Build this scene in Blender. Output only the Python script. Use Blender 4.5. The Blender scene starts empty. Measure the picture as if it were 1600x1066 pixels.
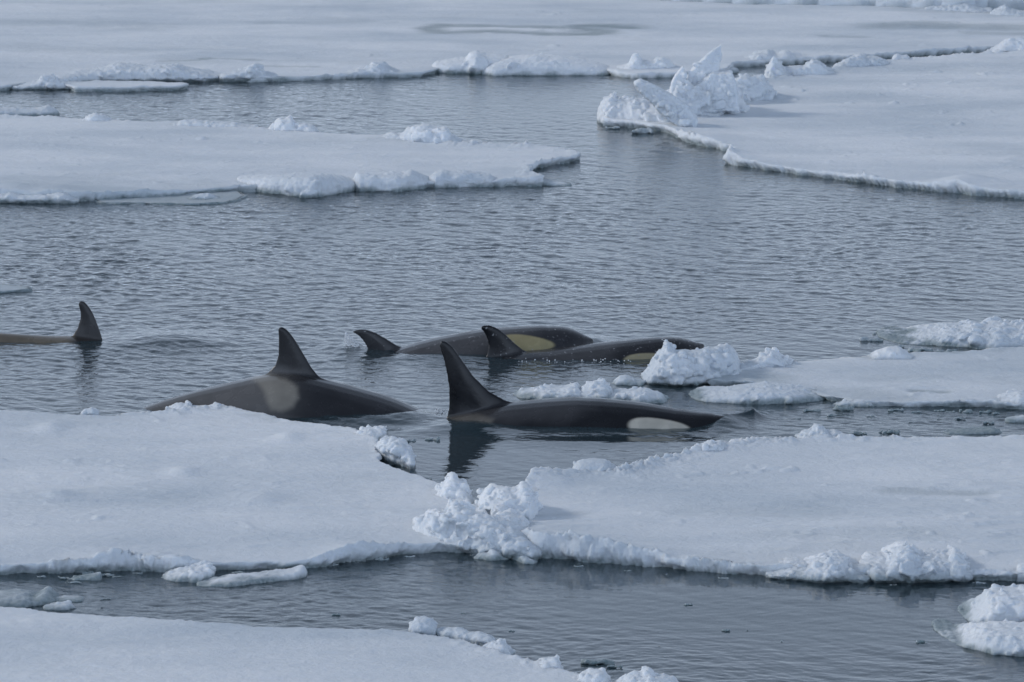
import bpy, math, random
import numpy as np
from mathutils import Vector

# ---------------------------------------------------------------- camera, sky, sun, exposure
W0, H0 = 1600.0, 1066.0          # pixel frame the measurements are given in
F = 8750.0                       # focal length in those pixels
CAM_H = 9.1
PITCH = math.radians(8.9)
sc = bpy.context.scene
col = sc.collection

cam_d = bpy.data.cameras.new("camera")
cam = bpy.data.objects.new("camera", cam_d)
col.objects.link(cam)
cam.location = (0, 0, CAM_H)
cam.rotation_euler = (math.pi / 2 - PITCH, 0, 0)
cam_d.sensor_width = 36.0
cam_d.lens = 36.0 * F / W0
cam_d.clip_end = 20000
cam_d.dof.use_dof = True
cam_d.dof.focus_distance = 54.0
cam_d.dof.aperture_fstop = 9.0
sc.camera = cam

SUN_EL = math.radians(29)
SUN_AZ = math.radians(-74)       # measured from +Y, negative = to the left
world = bpy.data.worlds.new("World")
sc.world = world
world.use_nodes = True
wn = world.node_tree
wn.nodes.clear()
w_out = wn.nodes.new("ShaderNodeOutputWorld")
w_bg = wn.nodes.new("ShaderNodeBackground")
w_bg.inputs["Strength"].default_value = 0.1
w_sky = wn.nodes.new("ShaderNodeTexSky")
w_sky.sky_type = 'NISHITA'
w_sky.sun_disc = False
w_sky.sun_elevation = SUN_EL
w_sky.sun_rotation = SUN_AZ
w_sky.dust_density = 1.0
w_geo = wn.nodes.new("ShaderNodeTexCoord")
w_sep = wn.nodes.new("ShaderNodeSeparateXYZ")
w_ramp = wn.nodes.new("ShaderNodeValToRGB")       # thin cloud layer, brighter towards the horizon
w_ramp.color_ramp.elements[0].position = 0.22
w_ramp.color_ramp.elements[0].color = (0.90, 1.09, 1.41, 1)
w_ramp.color_ramp.elements[1].position = 0.80
w_ramp.color_ramp.elements[1].color = (0.19, 0.24, 0.325, 1)
w_lo = w_ramp.color_ramp.elements.new(0.06)
w_lo.color = (1.08, 1.30, 1.66, 1)
w_cn = wn.nodes.new("ShaderNodeTexNoise")
w_cn.inputs["Scale"].default_value = 2.2
w_cn.inputs["Detail"].default_value = 5
w_cr = wn.nodes.new("ShaderNodeMapRange")
w_cr.inputs["From Min"].default_value = 0.3
w_cr.inputs["From Max"].default_value = 0.7
w_cr.inputs["To Min"].default_value = 8.5
w_cr.inputs["To Max"].default_value = 11.5
w_mul = wn.nodes.new("ShaderNodeVectorMath"); w_mul.operation = 'SCALE'
w_mix = wn.nodes.new("ShaderNodeMixRGB")
w_mix.inputs["Fac"].default_value = 0.8
L = wn.links.new
L(w_geo.outputs["Generated"], w_sep.inputs[0])
L(w_sep.outputs["Z"], w_ramp.inputs["Fac"])
L(w_geo.outputs["Generated"], w_cn.inputs["Vector"])
L(w_cn.outputs["Fac"], w_cr.inputs["Value"])
w_dir = wn.nodes.new("ShaderNodeMapRange")        # sky boost behind the viewer, added to brighten faces turned to the camera
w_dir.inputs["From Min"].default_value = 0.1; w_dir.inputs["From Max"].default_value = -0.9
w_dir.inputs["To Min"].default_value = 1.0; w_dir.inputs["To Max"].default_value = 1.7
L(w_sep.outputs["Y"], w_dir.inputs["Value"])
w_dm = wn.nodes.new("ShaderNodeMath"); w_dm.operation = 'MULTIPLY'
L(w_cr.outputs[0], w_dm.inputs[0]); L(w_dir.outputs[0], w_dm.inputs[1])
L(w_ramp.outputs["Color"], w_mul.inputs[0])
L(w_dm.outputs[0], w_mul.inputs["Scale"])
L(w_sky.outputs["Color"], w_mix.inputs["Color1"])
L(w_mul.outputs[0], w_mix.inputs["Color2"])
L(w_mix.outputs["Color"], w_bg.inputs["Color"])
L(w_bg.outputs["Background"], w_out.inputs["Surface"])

sun_d = bpy.data.lights.new("sun", 'SUN')
sun_d.energy = 1.65
sun_d.angle = math.radians(10)
sun_d.color = (1.0, 0.97, 0.935)
sun = bpy.data.objects.new("sun", sun_d)
col.objects.link(sun)
sdir = Vector((math.sin(SUN_AZ) * math.cos(SUN_EL), math.cos(SUN_AZ) * math.cos(SUN_EL), math.sin(SUN_EL)))
sun.rotation_euler = sdir.to_track_quat('Z', 'Y').to_euler()
sun.location = (-30, 40, 40)

sc.view_settings.view_transform = 'Standard'
sc.view_settings.look = 'None'
sc.view_settings.gamma = 1
sc.view_settings.exposure = -0.47

# ---------------------------------------------------------------- measuring helpers
SP, CP = math.sin(PITCH), math.cos(PITCH)

def ray(px, py):
    cx = (px - W0 / 2) / F
    cy = (H0 / 2 - py) / F
    return cx, CP + cy * SP, -SP + cy * CP

def at(px, py, z=0.0):
    """ground point that the photograph shows at pixel px, py, on the level z"""
    dx, dy, dz = ray(px, py)
    t = (z - CAM_H) / dz
    return np.array([dx * t, dy * t, z])

def zat(py, Y):
    """height at which a thing standing at distance Y reaches pixel row py"""
    _, dy, dz = ray(W0 / 2, py)
    return CAM_H + Y * dz / dy

def to_px(x, y, z):
    zz = z - CAM_H
    d = y * CP - zz * SP
    u = y * SP + zz * CP
    return W0 / 2 + F * x / d, H0 / 2 - F * u / d

# ---------------------------------------------------------------- numpy noise
_rng = np.random.RandomState(7)
_perm = _rng.permutation(256).astype(np.int64)
_perm = np.concatenate([_perm, _perm, _perm])
_val = _rng.uniform(-1, 1, 256)

def vnoise(x, y, z=None):
    if z is None:
        z = np.zeros_like(x) + 0.37
    xi = np.floor(x).astype(np.int64); yi = np.floor(y).astype(np.int64); zi = np.floor(z).astype(np.int64)
    fx = x - xi; fy = y - yi; fz = z - zi
    fx = fx * fx * fx * (fx * (fx * 6 - 15) + 10)
    fy = fy * fy * fy * (fy * (fy * 6 - 15) + 10)
    fz = fz * fz * fz * (fz * (fz * 6 - 15) + 10)
    xi &= 255; yi &= 255; zi &= 255
    def g(a, b, c):
        return _val[_perm[_perm[_perm[(xi + a) & 255] + ((yi + b) & 255)] + ((zi + c) & 255)]]
    def lerp(a, b, t): return a + (b - a) * t
    return lerp(lerp(lerp(g(0,0,0), g(1,0,0), fx), lerp(g(0,1,0), g(1,1,0), fx), fy),
                lerp(lerp(g(0,0,1), g(1,0,1), fx), lerp(g(0,1,1), g(1,1,1), fx), fy), fz)

def fbm(x, y, z=None, octaves=4, gain=0.5):
    s = 0.0; a = 1.0; n = 0.0
    if z is None: z = np.zeros_like(x) + 0.41
    for k in range(octaves):
        f = 2.03 ** k
        s = s + a * vnoise(x * f + 17.3 * k, y * f + 5.1 * k, z * f + 9.7 * k)
        n += a; a *= gain
    return s / n

def sstep(a, b, x):
    t = np.clip((x - a) / (b - a), 0, 1)
    return t * t * (3 - 2 * t)

def poly_sdf(X, Y, poly):
    """signed distance to a polygon, positive inside"""
    P = np.asarray(poly, float)
    d2 = np.full(X.shape, 1e18)
    inside = np.zeros(X.shape, bool)
    n = len(P)
    for i in range(n):
        a = P[i]; b = P[(i + 1) % n]
        e = b - a
        wx = X - a[0]; wy = Y - a[1]
        t = np.clip((wx * e[0] + wy * e[1]) / max(e.dot(e), 1e-12), 0, 1)
        dx = wx - t * e[0]; dy = wy - t * e[1]
        d2 = np.minimum(d2, dx * dx + dy * dy)
        c1 = (a[1] > Y) != (b[1] > Y)
        if abs(e[1]) > 1e-12:
            xc = a[0] + (Y - a[1]) * e[0] / e[1]
            inside ^= c1 & (X < xc)
    d = np.sqrt(d2)
    return np.where(inside, d, -d)

def line_dist(X, Y, pts):
    P = np.asarray(pts, float)
    d2 = np.full(X.shape, 1e18)
    for a, b in zip(P[:-1], P[1:]):
        e = b - a
        wx = X - a[0]; wy = Y - a[1]
        t = np.clip((wx * e[0] + wy * e[1]) / max(e.dot(e), 1e-12), 0, 1)
        d2 = np.minimum(d2, (wx - t * e[0]) ** 2 + (wy - t * e[1]) ** 2)
    return np.sqrt(d2)

# ---------------------------------------------------------------- mesh helpers
def mesh_np(name, co, faces, smooth=True):
    """faces: (n,3) or (n,4) integer array"""
    me = bpy.data.meshes.new(name)
    k = faces.shape[1]
    me.vertices.add(len(co)); me.vertices.foreach_set("co", np.ascontiguousarray(co, np.float32).ravel())
    me.loops.add(faces.size); me.loops.foreach_set("vertex_index", np.ascontiguousarray(faces, np.int32).ravel())
    me.polygons.add(len(faces))
    me.polygons.foreach_set("loop_start", np.arange(0, faces.size, k, dtype=np.int32))
    me.polygons.foreach_set("loop_total", np.full(len(faces), k, np.int32))
    me.update(calc_edges=True)
    if smooth:
        me.polygons.foreach_set("use_smooth", np.ones(len(faces), bool))
    return me

def set_attr(me, name, vals):
    a = me.attributes.new(name, 'FLOAT', 'POINT')
    a.data.foreach_set("value", np.ascontiguousarray(vals, np.float32))

def set_col(me, name, rgb):
    a = me.attributes.new(name, 'FLOAT_COLOR', 'POINT')
    c = np.ones((len(rgb), 4), np.float32); c[:, :3] = rgb
    a.data.foreach_set("color", c.ravel())

def get_co(me):
    c = np.empty(len(me.vertices) * 3, np.float32); me.vertices.foreach_get("co", c)
    return c.reshape(-1, 3).astype(float)

def get_no(me):
    c = np.empty(len(me.vertices) * 3, np.float32)
    me.vertex_normals.foreach_get("vector", c)
    return c.reshape(-1, 3).astype(float)

def voxelize(co, faces, size, smooth_iter=2, smooth_fac=0.5):
    """union of overlapping closed shells as one continuous skin"""
    me = bpy.data.meshes.new("tmp"); me.from_pydata([tuple(c) for c in co], [], [tuple(f) for f in faces]); me.update()
    ob = bpy.data.objects.new("tmp", me); col.objects.link(ob)
    m = ob.modifiers.new("r", 'REMESH'); m.mode = 'VOXEL'; m.voxel_size = size; m.adaptivity = 0
    if smooth_iter:
        s = ob.modifiers.new("s", 'SMOOTH'); s.factor = smooth_fac; s.iterations = smooth_iter
    dg = bpy.context.evaluated_depsgraph_get()
    out = bpy.data.meshes.new_from_object(ob.evaluated_get(dg))
    bpy.data.objects.remove(ob); bpy.data.meshes.remove(me)
    return out

def link(name, me, mat, label=None, cat=None, group=None, kind=None, parent=None):
    me.name = name
    o = bpy.data.objects.new(name, me); col.objects.link(o)
    me.materials.clear(); me.materials.append(mat)
    if label: o["label"] = label
    if cat: o["category"] = cat
    if group: o["group"] = group
    if kind: o["kind"] = kind
    if parent: o.parent = parent
    return o

def rebase(o):
    """move the origin of a mesh thing to its own foot"""
    me = o.data
    co = get_co(me)
    c = np.array([(co[:, 0].min() + co[:, 0].max()) / 2, (co[:, 1].min() + co[:, 1].max()) / 2, max(co[:, 2].min(), 0)])
    me.vertices.foreach_set("co", (co - c).astype(np.float32).ravel())
    me.update()
    o.location = c

# ---------------------------------------------------------------- materials
def new_mat(name):
    m = bpy.data.materials.new(name); m.use_nodes = True
    nt = m.node_tree; nt.nodes.clear()
    return m, nt, nt.nodes.new, nt.links.new

def make_snow():
    m, nt, N, L = new_mat("snow_ice")
    out = N("ShaderNodeOutputMaterial"); b = N("ShaderNodeBsdfPrincipled")
    geo = N("ShaderNodeNewGeometry")
    wet = N("ShaderNodeAttribute"); wet.attribute_name = "wet"
    big = N("ShaderNodeTexNoise"); big.inputs["Scale"].default_value = 0.55; big.inputs["Detail"].default_value = 5
    mp = N("ShaderNodeMapping"); mp.inputs["Scale"].default_value = (0.5, 1.0, 1.0)
    L(geo.outputs["Position"], mp.inputs["Vector"]); L(mp.outputs[0], big.inputs["Vector"])
    r = N("ShaderNodeValToRGB")
    r.color_ramp.elements[0].position = 0.32; r.color_ramp.elements[0].color = (0.57, 0.625, 0.68, 1)
    r.color_ramp.elements[1].position = 0.62; r.color_ramp.elements[1].color = (0.79, 0.815, 0.845, 1)
    L(big.outputs["Fac"], r.inputs["Fac"])
    fine = N("ShaderNodeTexNoise"); fine.inputs["Scale"].default_value = 34; fine.inputs["Detail"].default_value = 4
    L(geo.outputs["Position"], fine.inputs["Vector"])
    wn_ = N("ShaderNodeMath"); wn_.operation = 'MULTIPLY_ADD'      # break the wet zones up a little
    sub = N("ShaderNodeMath"); sub.operation = 'SUBTRACT'; sub.inputs[1].default_value = 0.5
    L(fine.outputs["Fac"], sub.inputs[0])
    prod = N("ShaderNodeMath"); prod.operation = 'MULTIPLY'
    L(sub.outputs[0], prod.inputs[0]); L(wet.outputs["Fac"], prod.inputs[1])
    wn_.inputs[1].default_value = 0.8
    L(prod.outputs[0], wn_.inputs[0]); L(wet.outputs["Fac"], wn_.inputs[2])
    mix = N("ShaderNodeMixRGB"); mix.inputs["Color2"].default_value = (0.17, 0.225, 0.235, 1)
    L(wn_.outputs[0], mix.inputs["Fac"]); L(r.outputs[0], mix.inputs["Color1"])
    L(mix.outputs[0], b.inputs["Base Color"])
    rr = N("ShaderNodeMapRange"); rr.inputs["To Min"].default_value = 0.85; rr.inputs["To Max"].default_value = 0.35
    L(wet.outputs["Fac"], rr.inputs["Value"]); L(rr.outputs[0], b.inputs["Roughness"])
    b.inputs["Specular IOR Level"].default_value = 0.3
    b.inputs["Subsurface Weight"].default_value = 0.5
    b.inputs["Subsurface Radius"].default_value = (1.0, 1.1, 1.25)
    b.inputs["Subsurface Scale"].default_value = 0.05
    grain = N("ShaderNodeTexNoise"); grain.inputs["Scale"].default_value = 11; grain.inputs["Detail"].default_value = 7
    grain.inputs["Roughness"].default_value = 0.65
    L(geo.outputs["Position"], grain.inputs["Vector"])
    bump = N("ShaderNodeBump"); bump.inputs["Strength"].default_value = 0.7; bump.inputs["Distance"].default_value = 0.03
    L(grain.outputs["Fac"], bump.inputs["Height"]); L(bump.outputs[0], b.inputs["Normal"])
    L(b.outputs[0], out.inputs["Surface"])
    return m

def make_water():
    m, nt, N, L = new_mat("sea_water")
    out = N("ShaderNodeOutputMaterial")
    geo = N("ShaderNodeNewGeometry")
    ruf = N("ShaderNodeAttribute"); ruf.attribute_name = "ruffle"
    mp = N("ShaderNodeMapping"); mp.inputs["Scale"].default_value = (0.9, 1.0, 1.0); mp.inputs["Rotation"].default_value = (0, 0, 0.3)
    L(geo.outputs["Position"], mp.inputs["Vector"])
    n1 = N("ShaderNodeTexNoise"); n1.inputs["Scale"].default_value = 10; n1.inputs["Detail"].default_value = 4; n1.inputs["Distortion"].default_value = 0.6
    L(mp.outputs[0], n1.inputs["Vector"])
    bump = N("ShaderNodeBump"); bump.inputs["Distance"].default_value = 0.017
    L(n1.outputs["Fac"], bump.inputs["Height"]); L(ruf.outputs["Fac"], bump.inputs["Strength"])
    gl = N("ShaderNodeBsdfGlossy"); gl.inputs["Roughness"].default_value = 0.04; gl.inputs["Color"].default_value = (1, 1, 1, 1)
    L(bump.outputs[0], gl.inputs["Normal"])
    tr = N("ShaderNodeBsdfTransparent"); tr.inputs["Color"].default_value = (0.9, 0.96, 0.96, 1)
    df = N("ShaderNodeBsdfDiffuse"); df.inputs["Color"].default_value = (0.05, 0.085, 0.105, 1)
    body = N("ShaderNodeMixShader"); body.inputs["Fac"].default_value = 0.45
    L(tr.outputs[0], body.inputs[1]); L(df.outputs[0], body.inputs[2])
    fr = N("ShaderNodeFresnel"); fr.inputs["IOR"].default_value = 1.34
    L(bump.outputs[0], fr.inputs["Normal"])
    mx = N("ShaderNodeMixShader")
    L(fr.outputs[0], mx.inputs["Fac"]); L(body.outputs[0], mx.inputs[1]); L(gl.outputs[0], mx.inputs[2])
    L(mx.outputs[0], out.inputs["Surface"])
    ab = N("ShaderNodeVolumeAbsorption"); ab.inputs["Color"].default_value = (0.30, 0.62, 0.62, 1); ab.inputs["Density"].default_value = 3.0
    L(ab.outputs[0], out.inputs["Volume"])
    return m

def make_skin():
    m, nt, N, L = new_mat("orca_skin")
    out = N("ShaderNodeOutputMaterial"); b = N("ShaderNodeBsdfPrincipled")
    c = N("ShaderNodeAttribute"); c.attribute_name = "paint"
    geo = N("ShaderNodeTexCoord")
    n = N("ShaderNodeTexNoise"); n.inputs["Scale"].default_value = 5; n.inputs["Detail"].default_value = 6
    L(geo.outputs["Object"], n.inputs["Vector"])
    mr = N("ShaderNodeMapRange"); mr.inputs["From Min"].default_value = 0.3; mr.inputs["From Max"].default_value = 0.7
    mr.inputs["To Min"].default_value = 0.86; mr.inputs["To Max"].default_value = 1.12
    L(n.outputs["Fac"], mr.inputs["Value"])
    mul = N("ShaderNodeVectorMath"); mul.operation = 'SCALE'
    L(c.outputs["Color"], mul.inputs[0]); L(mr.outputs[0], mul.inputs["Scale"])
    sp = N("ShaderNodeAttribute"); sp.attribute_name = "speck"       # beads of water and pale flecks
    vo = N("ShaderNodeTexNoise"); vo.inputs["Scale"].default_value = 26; vo.inputs["Detail"].default_value = 2
    L(geo.outputs["Object"], vo.inputs["Vector"])
    vr = N("ShaderNodeMapRange"); vr.inputs["From Min"].default_value = 0.66; vr.inputs["From Max"].default_value = 0.72
    L(vo.outputs["Fac"], vr.inputs["Value"])
    vm = N("ShaderNodeMath"); vm.operation = 'MULTIPLY'
    L(vr.outputs[0], vm.inputs[0]); L(sp.outputs["Fac"], vm.inputs[1])
    cm = N("ShaderNodeMixRGB"); cm.inputs["Color2"].default_value = (0.30, 0.30, 0.31, 1)
    L(vm.outputs[0], cm.inputs["Fac"]); L(mul.outputs[0], cm.inputs["Color1"])
    L(cm.outputs[0], b.inputs["Base Color"])
    rv = N("ShaderNodeMapRange"); rv.inputs["From Min"].default_value = 0.3; rv.inputs["From Max"].default_value = 0.7
    rv.inputs["To Min"].default_value = 0.14; rv.inputs["To Max"].default_value = 0.34
    L(n.outputs["Fac"], rv.inputs["Value"]); L(rv.outputs[0], b.inputs["Roughness"])
    b.inputs["IOR"].default_value = 1.41
    n2 = N("ShaderNodeTexNoise"); n2.inputs["Scale"].default_value = 30; n2.inputs["Detail"].default_value = 3
    L(geo.outputs["Object"], n2.inputs["Vector"])
    bump = N("ShaderNodeBump"); bump.inputs["Strength"].default_value = 0.12; bump.inputs["Distance"].default_value = 0.01
    L(n2.outputs["Fac"], bump.inputs["Height"]); L(bump.outputs[0], b.inputs["Normal"])
    L(b.outputs[0], out.inputs["Surface"])
    return m

def make_spray():
    m, nt, N, L = new_mat("water_drops")
    out = N("ShaderNodeOutputMaterial"); b = N("ShaderNodeBsdfPrincipled")
    b.inputs["Base Color"].default_value = (0.8, 0.83, 0.86, 1); b.inputs["Roughness"].default_value = 0.2
    L(b.outputs[0], out.inputs["Surface"])
    return m

SNOW, WATER, SKIN, SPRAY = make_snow(), make_water(), make_skin(), make_spray()

# ---------------------------------------------------------------- water
def blob(PX, PY, cx, cy, rx, ry):
    return np.exp(-(((PX - cx) / rx) ** 2 + ((PY - cy) / ry) ** 2))

def build_water():
    # columns fan out from the viewpoint, rows follow the distance: fine where the photo looks, coarse to the horizon
    u_in = np.linspace(-900, 900, 1260) / F
    u_out = np.array([1100, 1500, 2300, 4000, 8000, 20000, 60000]) / F
    u = np.concatenate([-u_out[::-1], u_in, u_out])
    rows = np.concatenate([np.arange(1120, 720, -1.0), np.arange(720, 300, -0.75), np.arange(300, -60, -1.0)])
    ys = np.array([at(800, r)[1] for r in rows])
    far = np.array([102, 110, 125, 150, 200, 300, 500, 900, 1800, 4000, 9000])
    near = np.array([0.5, 8, 18, 26, 32, 36])
    y = np.concatenate([near, ys, far[far > ys[-1] + 1]])
    U, Y = np.meshgrid(u, y)
    slant = np.maximum(Y, 6.0)
    X = U * slant * 1.0
    PX, PY = to_px(X, Y, 0 * X)
    inside = (np.abs(PX - 800) < 905) & (PY > -60) & (PY < 1125)
    # how ruffled the surface is, by place
    A = np.full(X.shape, 0.55)
    A = A + 0.55 * blob(PX, PY, 350, 400, 900, 120) + 0.25 * blob(PX, PY, 1500, 400, 420, 110)
    A = A + 0.25 * blob(PX, PY, 250, 165, 420, 45)
    A = A - 0.32 * blob(PX, PY, 1000, 170, 330, 45)
    A = A - 0.15 * blob(PX, PY, 1250, 540, 300, 30)
    A = A - 0.34 * blob(PX, PY, 820, 715, 170, 45)
    A = A - 0.22 * blob(PX, PY, 900, 690, 420, 25)
    A = A - 0.44 * blob(PX, PY, 1300, 960, 480, 95) - 0.22 * blob(PX, PY, 850, 930, 350, 90)
    A = A - 0.18 * blob(PX, PY, 100, 910, 160, 30)
    A = A - 0.18 * blob(PX, PY, 780, 430, 300, 110)
    A = A * (1 + 0.55 * fbm(X * 0.35, Y * 0.16, octaves=4))
    A = A + 0.35 * blob(PX, PY, 500, 656, 200, 12) + 0.30 * blob(PX, PY, 880, 682, 280, 9) + 0.25 * blob(PX, PY, 760, 566, 260, 9) + 0.3 * blob(PX, PY, 690, 652, 50, 14)
    slick = sstep(0.10, 0.32, fbm(X * 0.20 + 5, Y * 0.10 + 2, octaves=4)) * sstep(330, 380, PY)
    A = A * (1 - 0.45 * slick)
    A = np.clip(A, 0.13, 1.5)
    rng = np.random.RandomState(3)
    Z = np.zeros(X.shape)
    x, yv = X[inside], Y[inside]
    # crests wander instead of running straight
    wx = x + 0.22 * vnoise(x * 0.9, yv * 0.6) ; wy = yv + 0.30 * vnoise(x * 0.7 + 40, yv * 0.5)
    z = np.zeros(x.shape)
    for i in range(80):
        lam = 0.085 * (7.0 ** (rng.rand() ** 1.3))
        th = math.radians(66 + rng.normal(0, 42))
        k = 2 * math.pi / lam
        a = 0.0047 * lam / (1 + (lam / 0.55) ** 2)
        ph = k * (math.cos(th) * wx + math.sin(th) * wy) + rng.rand() * 6.28
        s = np.sin(ph)
        env = 0.6 + 1.1 * vnoise(x * 0.5 / lam ** 0.5 + i * 7.7, yv * 0.4 / lam ** 0.5)
        z += a * env * (s + 0.22 * np.cos(2 * ph))
    z *= A[inside]
    # long low undulation
    z += 0.008 * vnoise(x * 0.5, yv * 0.35)
    # bow wave, wakes and swells the animals raise
    def hump(cx, cy, amp, rx, ry, ang=0.0, sharp=1.0):
        c = at(cx, cy); ca, sa = math.cos(ang), math.sin(ang)
        a_ = ((x - c[0]) * ca + (yv - c[1]) * sa) / rx; b_ = (-(x - c[0]) * sa + (yv - c[1]) * ca) / ry
        return amp * np.exp(-(a_ * a_ + b_ * b_) ** sharp)
    b0 = at(1178, 655); b1 = at(1136, 660)
    t_ = np.clip((x - b1[0]) / (b0[0] - b1[0]), -2, 4)
    hx = np.where(t_ < 1, 0.045 + 0.06 * np.clip(t_, 0, 1) ** 1.3, 0.105 * np.exp(-((t_ - 1) / 0.30) ** 1.0 * (t_ > 1))) * sstep(-0.7, 0.0, t_)
    yc = b1[1] + (b0[1] - b1[1]) * np.clip(t_, -0.5, 1.5) + 0.03 * vnoise(x * 6, yv * 2)
    dy_ = yv - yc
    z += hx * np.exp(-np.abs(dy_) / np.where(dy_ < 0, 0.15, 0.32))
    z += hump(1128, 664, 0.05, 0.18, 0.30)
    z += hump(1010, 684, -0.02, 0.8, 0.35) + hump(900, 672, 0.03, 0.7, 0.35) + hump(960, 690, 0.018, 0.9, 0.25)
    z += hump(700, 668, 0.03, 0.5, 0.4) + hump(745, 668, 0.025, 0.3, 0.3)
    z += hump(560, 655, 0.035, 0.7, 0.22, 0.05) - hump(560, 668, 0.03, 0.7, 0.22, 0.05)
    z += hump(640, 650, 0.03, 0.25, 0.3)
    z += hump(265, 534, 0.07, 0.55, 0.55) + hump(120, 548, 0.02, 0.6, 0.5)
    z += hump(930, 536, 0.05, 0.12, 0.3) + hump(700, 560, 0.03, 0.8, 0.25)
    z += hump(560, 545, 0.03, 0.3, 0.4)
    Z[inside] = z
    r, c = X.shape
    co = np.stack([X.ravel(), Y.ravel(), Z.ravel()], 1)
    idx = np.arange(r * c).reshape(r, c)
    f = np.stack([idx[:-1, :-1], idx[:-1, 1:], idx[1:, 1:], idx[1:, :-1]], -1).reshape(-1, 4)
    me = mesh_np("water", co, f)
    set_attr(me, "ruffle", np.clip(A.ravel() * 0.8, 0.05, 1))
    link("water", me, WATER, kind="structure")

build_water()

def build_underlay():  # dark sheet added below the water to block the bright world background underneath
    m, nt, N, L = new_mat("underlay_dark")
    out = N("ShaderNodeOutputMaterial"); b = N("ShaderNodeBsdfDiffuse"); b.inputs["Color"].default_value = (0.012, 0.022, 0.028, 1)
    L(b.outputs[0], out.inputs["Surface"])
    R = 9500.0
    co = np.array([(-R, -R, -6), (R, -R, -6), (R, R, -6), (-R, R, -6)], float)
    link("dark_underlay", mesh_np("dark_underlay", co, np.array([[0, 1, 2, 3]])), m, kind="structure")

build_underlay()

# ---------------------------------------------------------------- ice floes
def floe(label, poly_px, free=0.13, dx=0.02, dy=0.035, rough=0.10, rim=0.04, relief=0.016, melt=(), shelf=0.25,
         bumps=(), name="ice_floe", seed=0, wet0=0.0, group=None):
    poly = [at(px, py, free)[:2] for px, py in poly_px]
    P = np.array(poly)
    x0, y0 = P.min(0) - 0.7; x1, y1 = P.max(0) + 0.7
    xs = np.arange(x0, x1, dx); ys = np.arange(y0, y1, dy)
    X, Y = np.meshgrid(xs, ys)
    o = seed * 13.7
    sd = poly_sdf(X, Y, poly)
    near = np.abs(sd) < 1.0
    n = np.zeros(X.shape)
    xn, yn = X[near], Y[near]
    n[near] = (rough * fbm(xn * 1.3 + o, yn * 1.3, octaves=5, gain=0.6)
               + 0.03 * fbm(xn * 4 + o, yn * 4, octaves=2, gain=0.5))
    gy, gx = np.gradient(sd, dy, dx)
    g = np.sqrt(gx * gx + gy * gy) + 1e-6
    sd = sd + n
    fr = free * (1 + 0.25 * fbm(X * 0.5 + o, Y * 0.4, octaves=2))
    drift = np.maximum(0.12 - np.abs(fbm(X * 0.55 + o + 0.3 * Y, Y * 1.7 + o, octaves=4, gain=0.55)), 0) / 0.12
    clod = np.maximum(fbm(X * 3.1 + o, Y * 2.6, octaves=3, gain=0.6) - 0.42, 0) * np.clip(fbm(X * 0.45, Y * 0.35 + o, octaves=2) + 0.2, 0, 1)
    top = fr + 0.018 * drift ** 1.5 * np.clip(0.6 + fbm(X * 0.4 + o, Y * 0.3), 0, 1) + 0.16 * clod
    top = top + relief * (fbm(X * 0.55 + o, Y * 0.9, octaves=4) + 0.45 * np.abs(fbm(X * 0.8 + o + 9, Y * 2.2, octaves=4, gain=0.6))) + 0.010 * fbm(X * 3 + o, Y * 4.5, octaves=4, gain=0.6)
    for (bx, by, amp, rx, ry) in bumps:
        c = at(bx, by, free)
        top = top + amp * np.exp(-((X - c[0]) / rx) ** 2 - ((Y - c[1]) / ry) ** 2)
    e = sd > -0.3
    e &= sd < 0.9
    xr, yr, sr = X[e], Y[e], sd[e]
    lump = np.clip(fbm(xr * 1.1 + o, yr * 0.9 + 3, octaves=3) + 0.25, 0, 1)
    crumb = np.abs(fbm(xr * 7 + o, yr * 7, octaves=4, gain=0.65))
    wid = 0.10 + 0.22 * lump
    add = np.zeros(X.shape)
    add[e] = np.exp(-((sr - 0.04) / wid) ** 2) * (rim * (0.12 + 2.8 * lump) * (0.45 + 1.9 * crumb))
    top = top + add
    # the wall: many vertices gathered into a narrow, nearly upright band
    B = 0.15
    w = np.clip((sd + B) / (2 * B), 0, 1); w = 0.5 * w + 0.5 * w * w * (3 - 2 * w)
    low = -0.16 - (0.5 - shelf) * sstep(0.1, 0.4, -sd)
    Z = low + (top - low) * w
    sdt = np.where(np.abs(sd) < B, sd * 0.22, sd - np.sign(sd) * 0.78 * B * (1 - sstep(B, 0.8, np.abs(sd))))
    sh = sdt - sd
    band = np.abs(sd) < 0.4
    # the notch the water cuts under the lip, and the crumbly face
    sh = sh + (0.065 * np.exp(-((Z - 0.0) / 0.035) ** 2)) * (np.abs(sd) < 0.2)
    q = np.zeros(X.shape)
    q[band] = fbm(X[band] * 6 + o, Y[band] * 6, Z[band] * 11, octaves=4, gain=0.6) * np.exp(-(sd[band] / 0.17) ** 2)
    sh = sh + 0.07 * q
    Z = Z + 0.025 * q * (Z > 0.03)
    Xd = X + gx / g * sh; Yd = Y + gy / g * sh
    wet = np.clip(sstep(0.07, 0.005, Z - 0.04 * fbm(X * 4 + o, Y * 4, Z * 9, octaves=2)), 0, 1) * 0.85 * sstep(0.40, 0.14, sd)
    thin = sstep(0.12, 0.5, fbm(X * 0.32 + o, Y * 0.42 - o, octaves=5, gain=0.6)) * 0.15      # thinner, greyer snow
    wet = np.maximum(wet, wet0 + thin)
    for kind, pts, width, amt in melt:
        q = [at(a, b, free)[:2] for a, b in pts]
        if kind == 'line':
            d = line_dist(X, Y, q)
        else:
            d = np.maximum(-poly_sdf(X, Y, q), 0)
        d = d + (0.45 if width < 0.5 or free < 0.07 else 0.8) * width * fbm(X * 1.1 + o, Y * 1.6, octaves=5, gain=0.65)
        mk = sstep(width, width * 0.1, d) * amt * (1 + 0.35 * fbm(X * 2.5, Y * 2, octaves=3))
        wet = np.maximum(wet, np.clip(mk, 0, 1))
        Z = Z - 0.02 * np.clip(mk, 0, 1)
    keep = sd > -0.55
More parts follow.
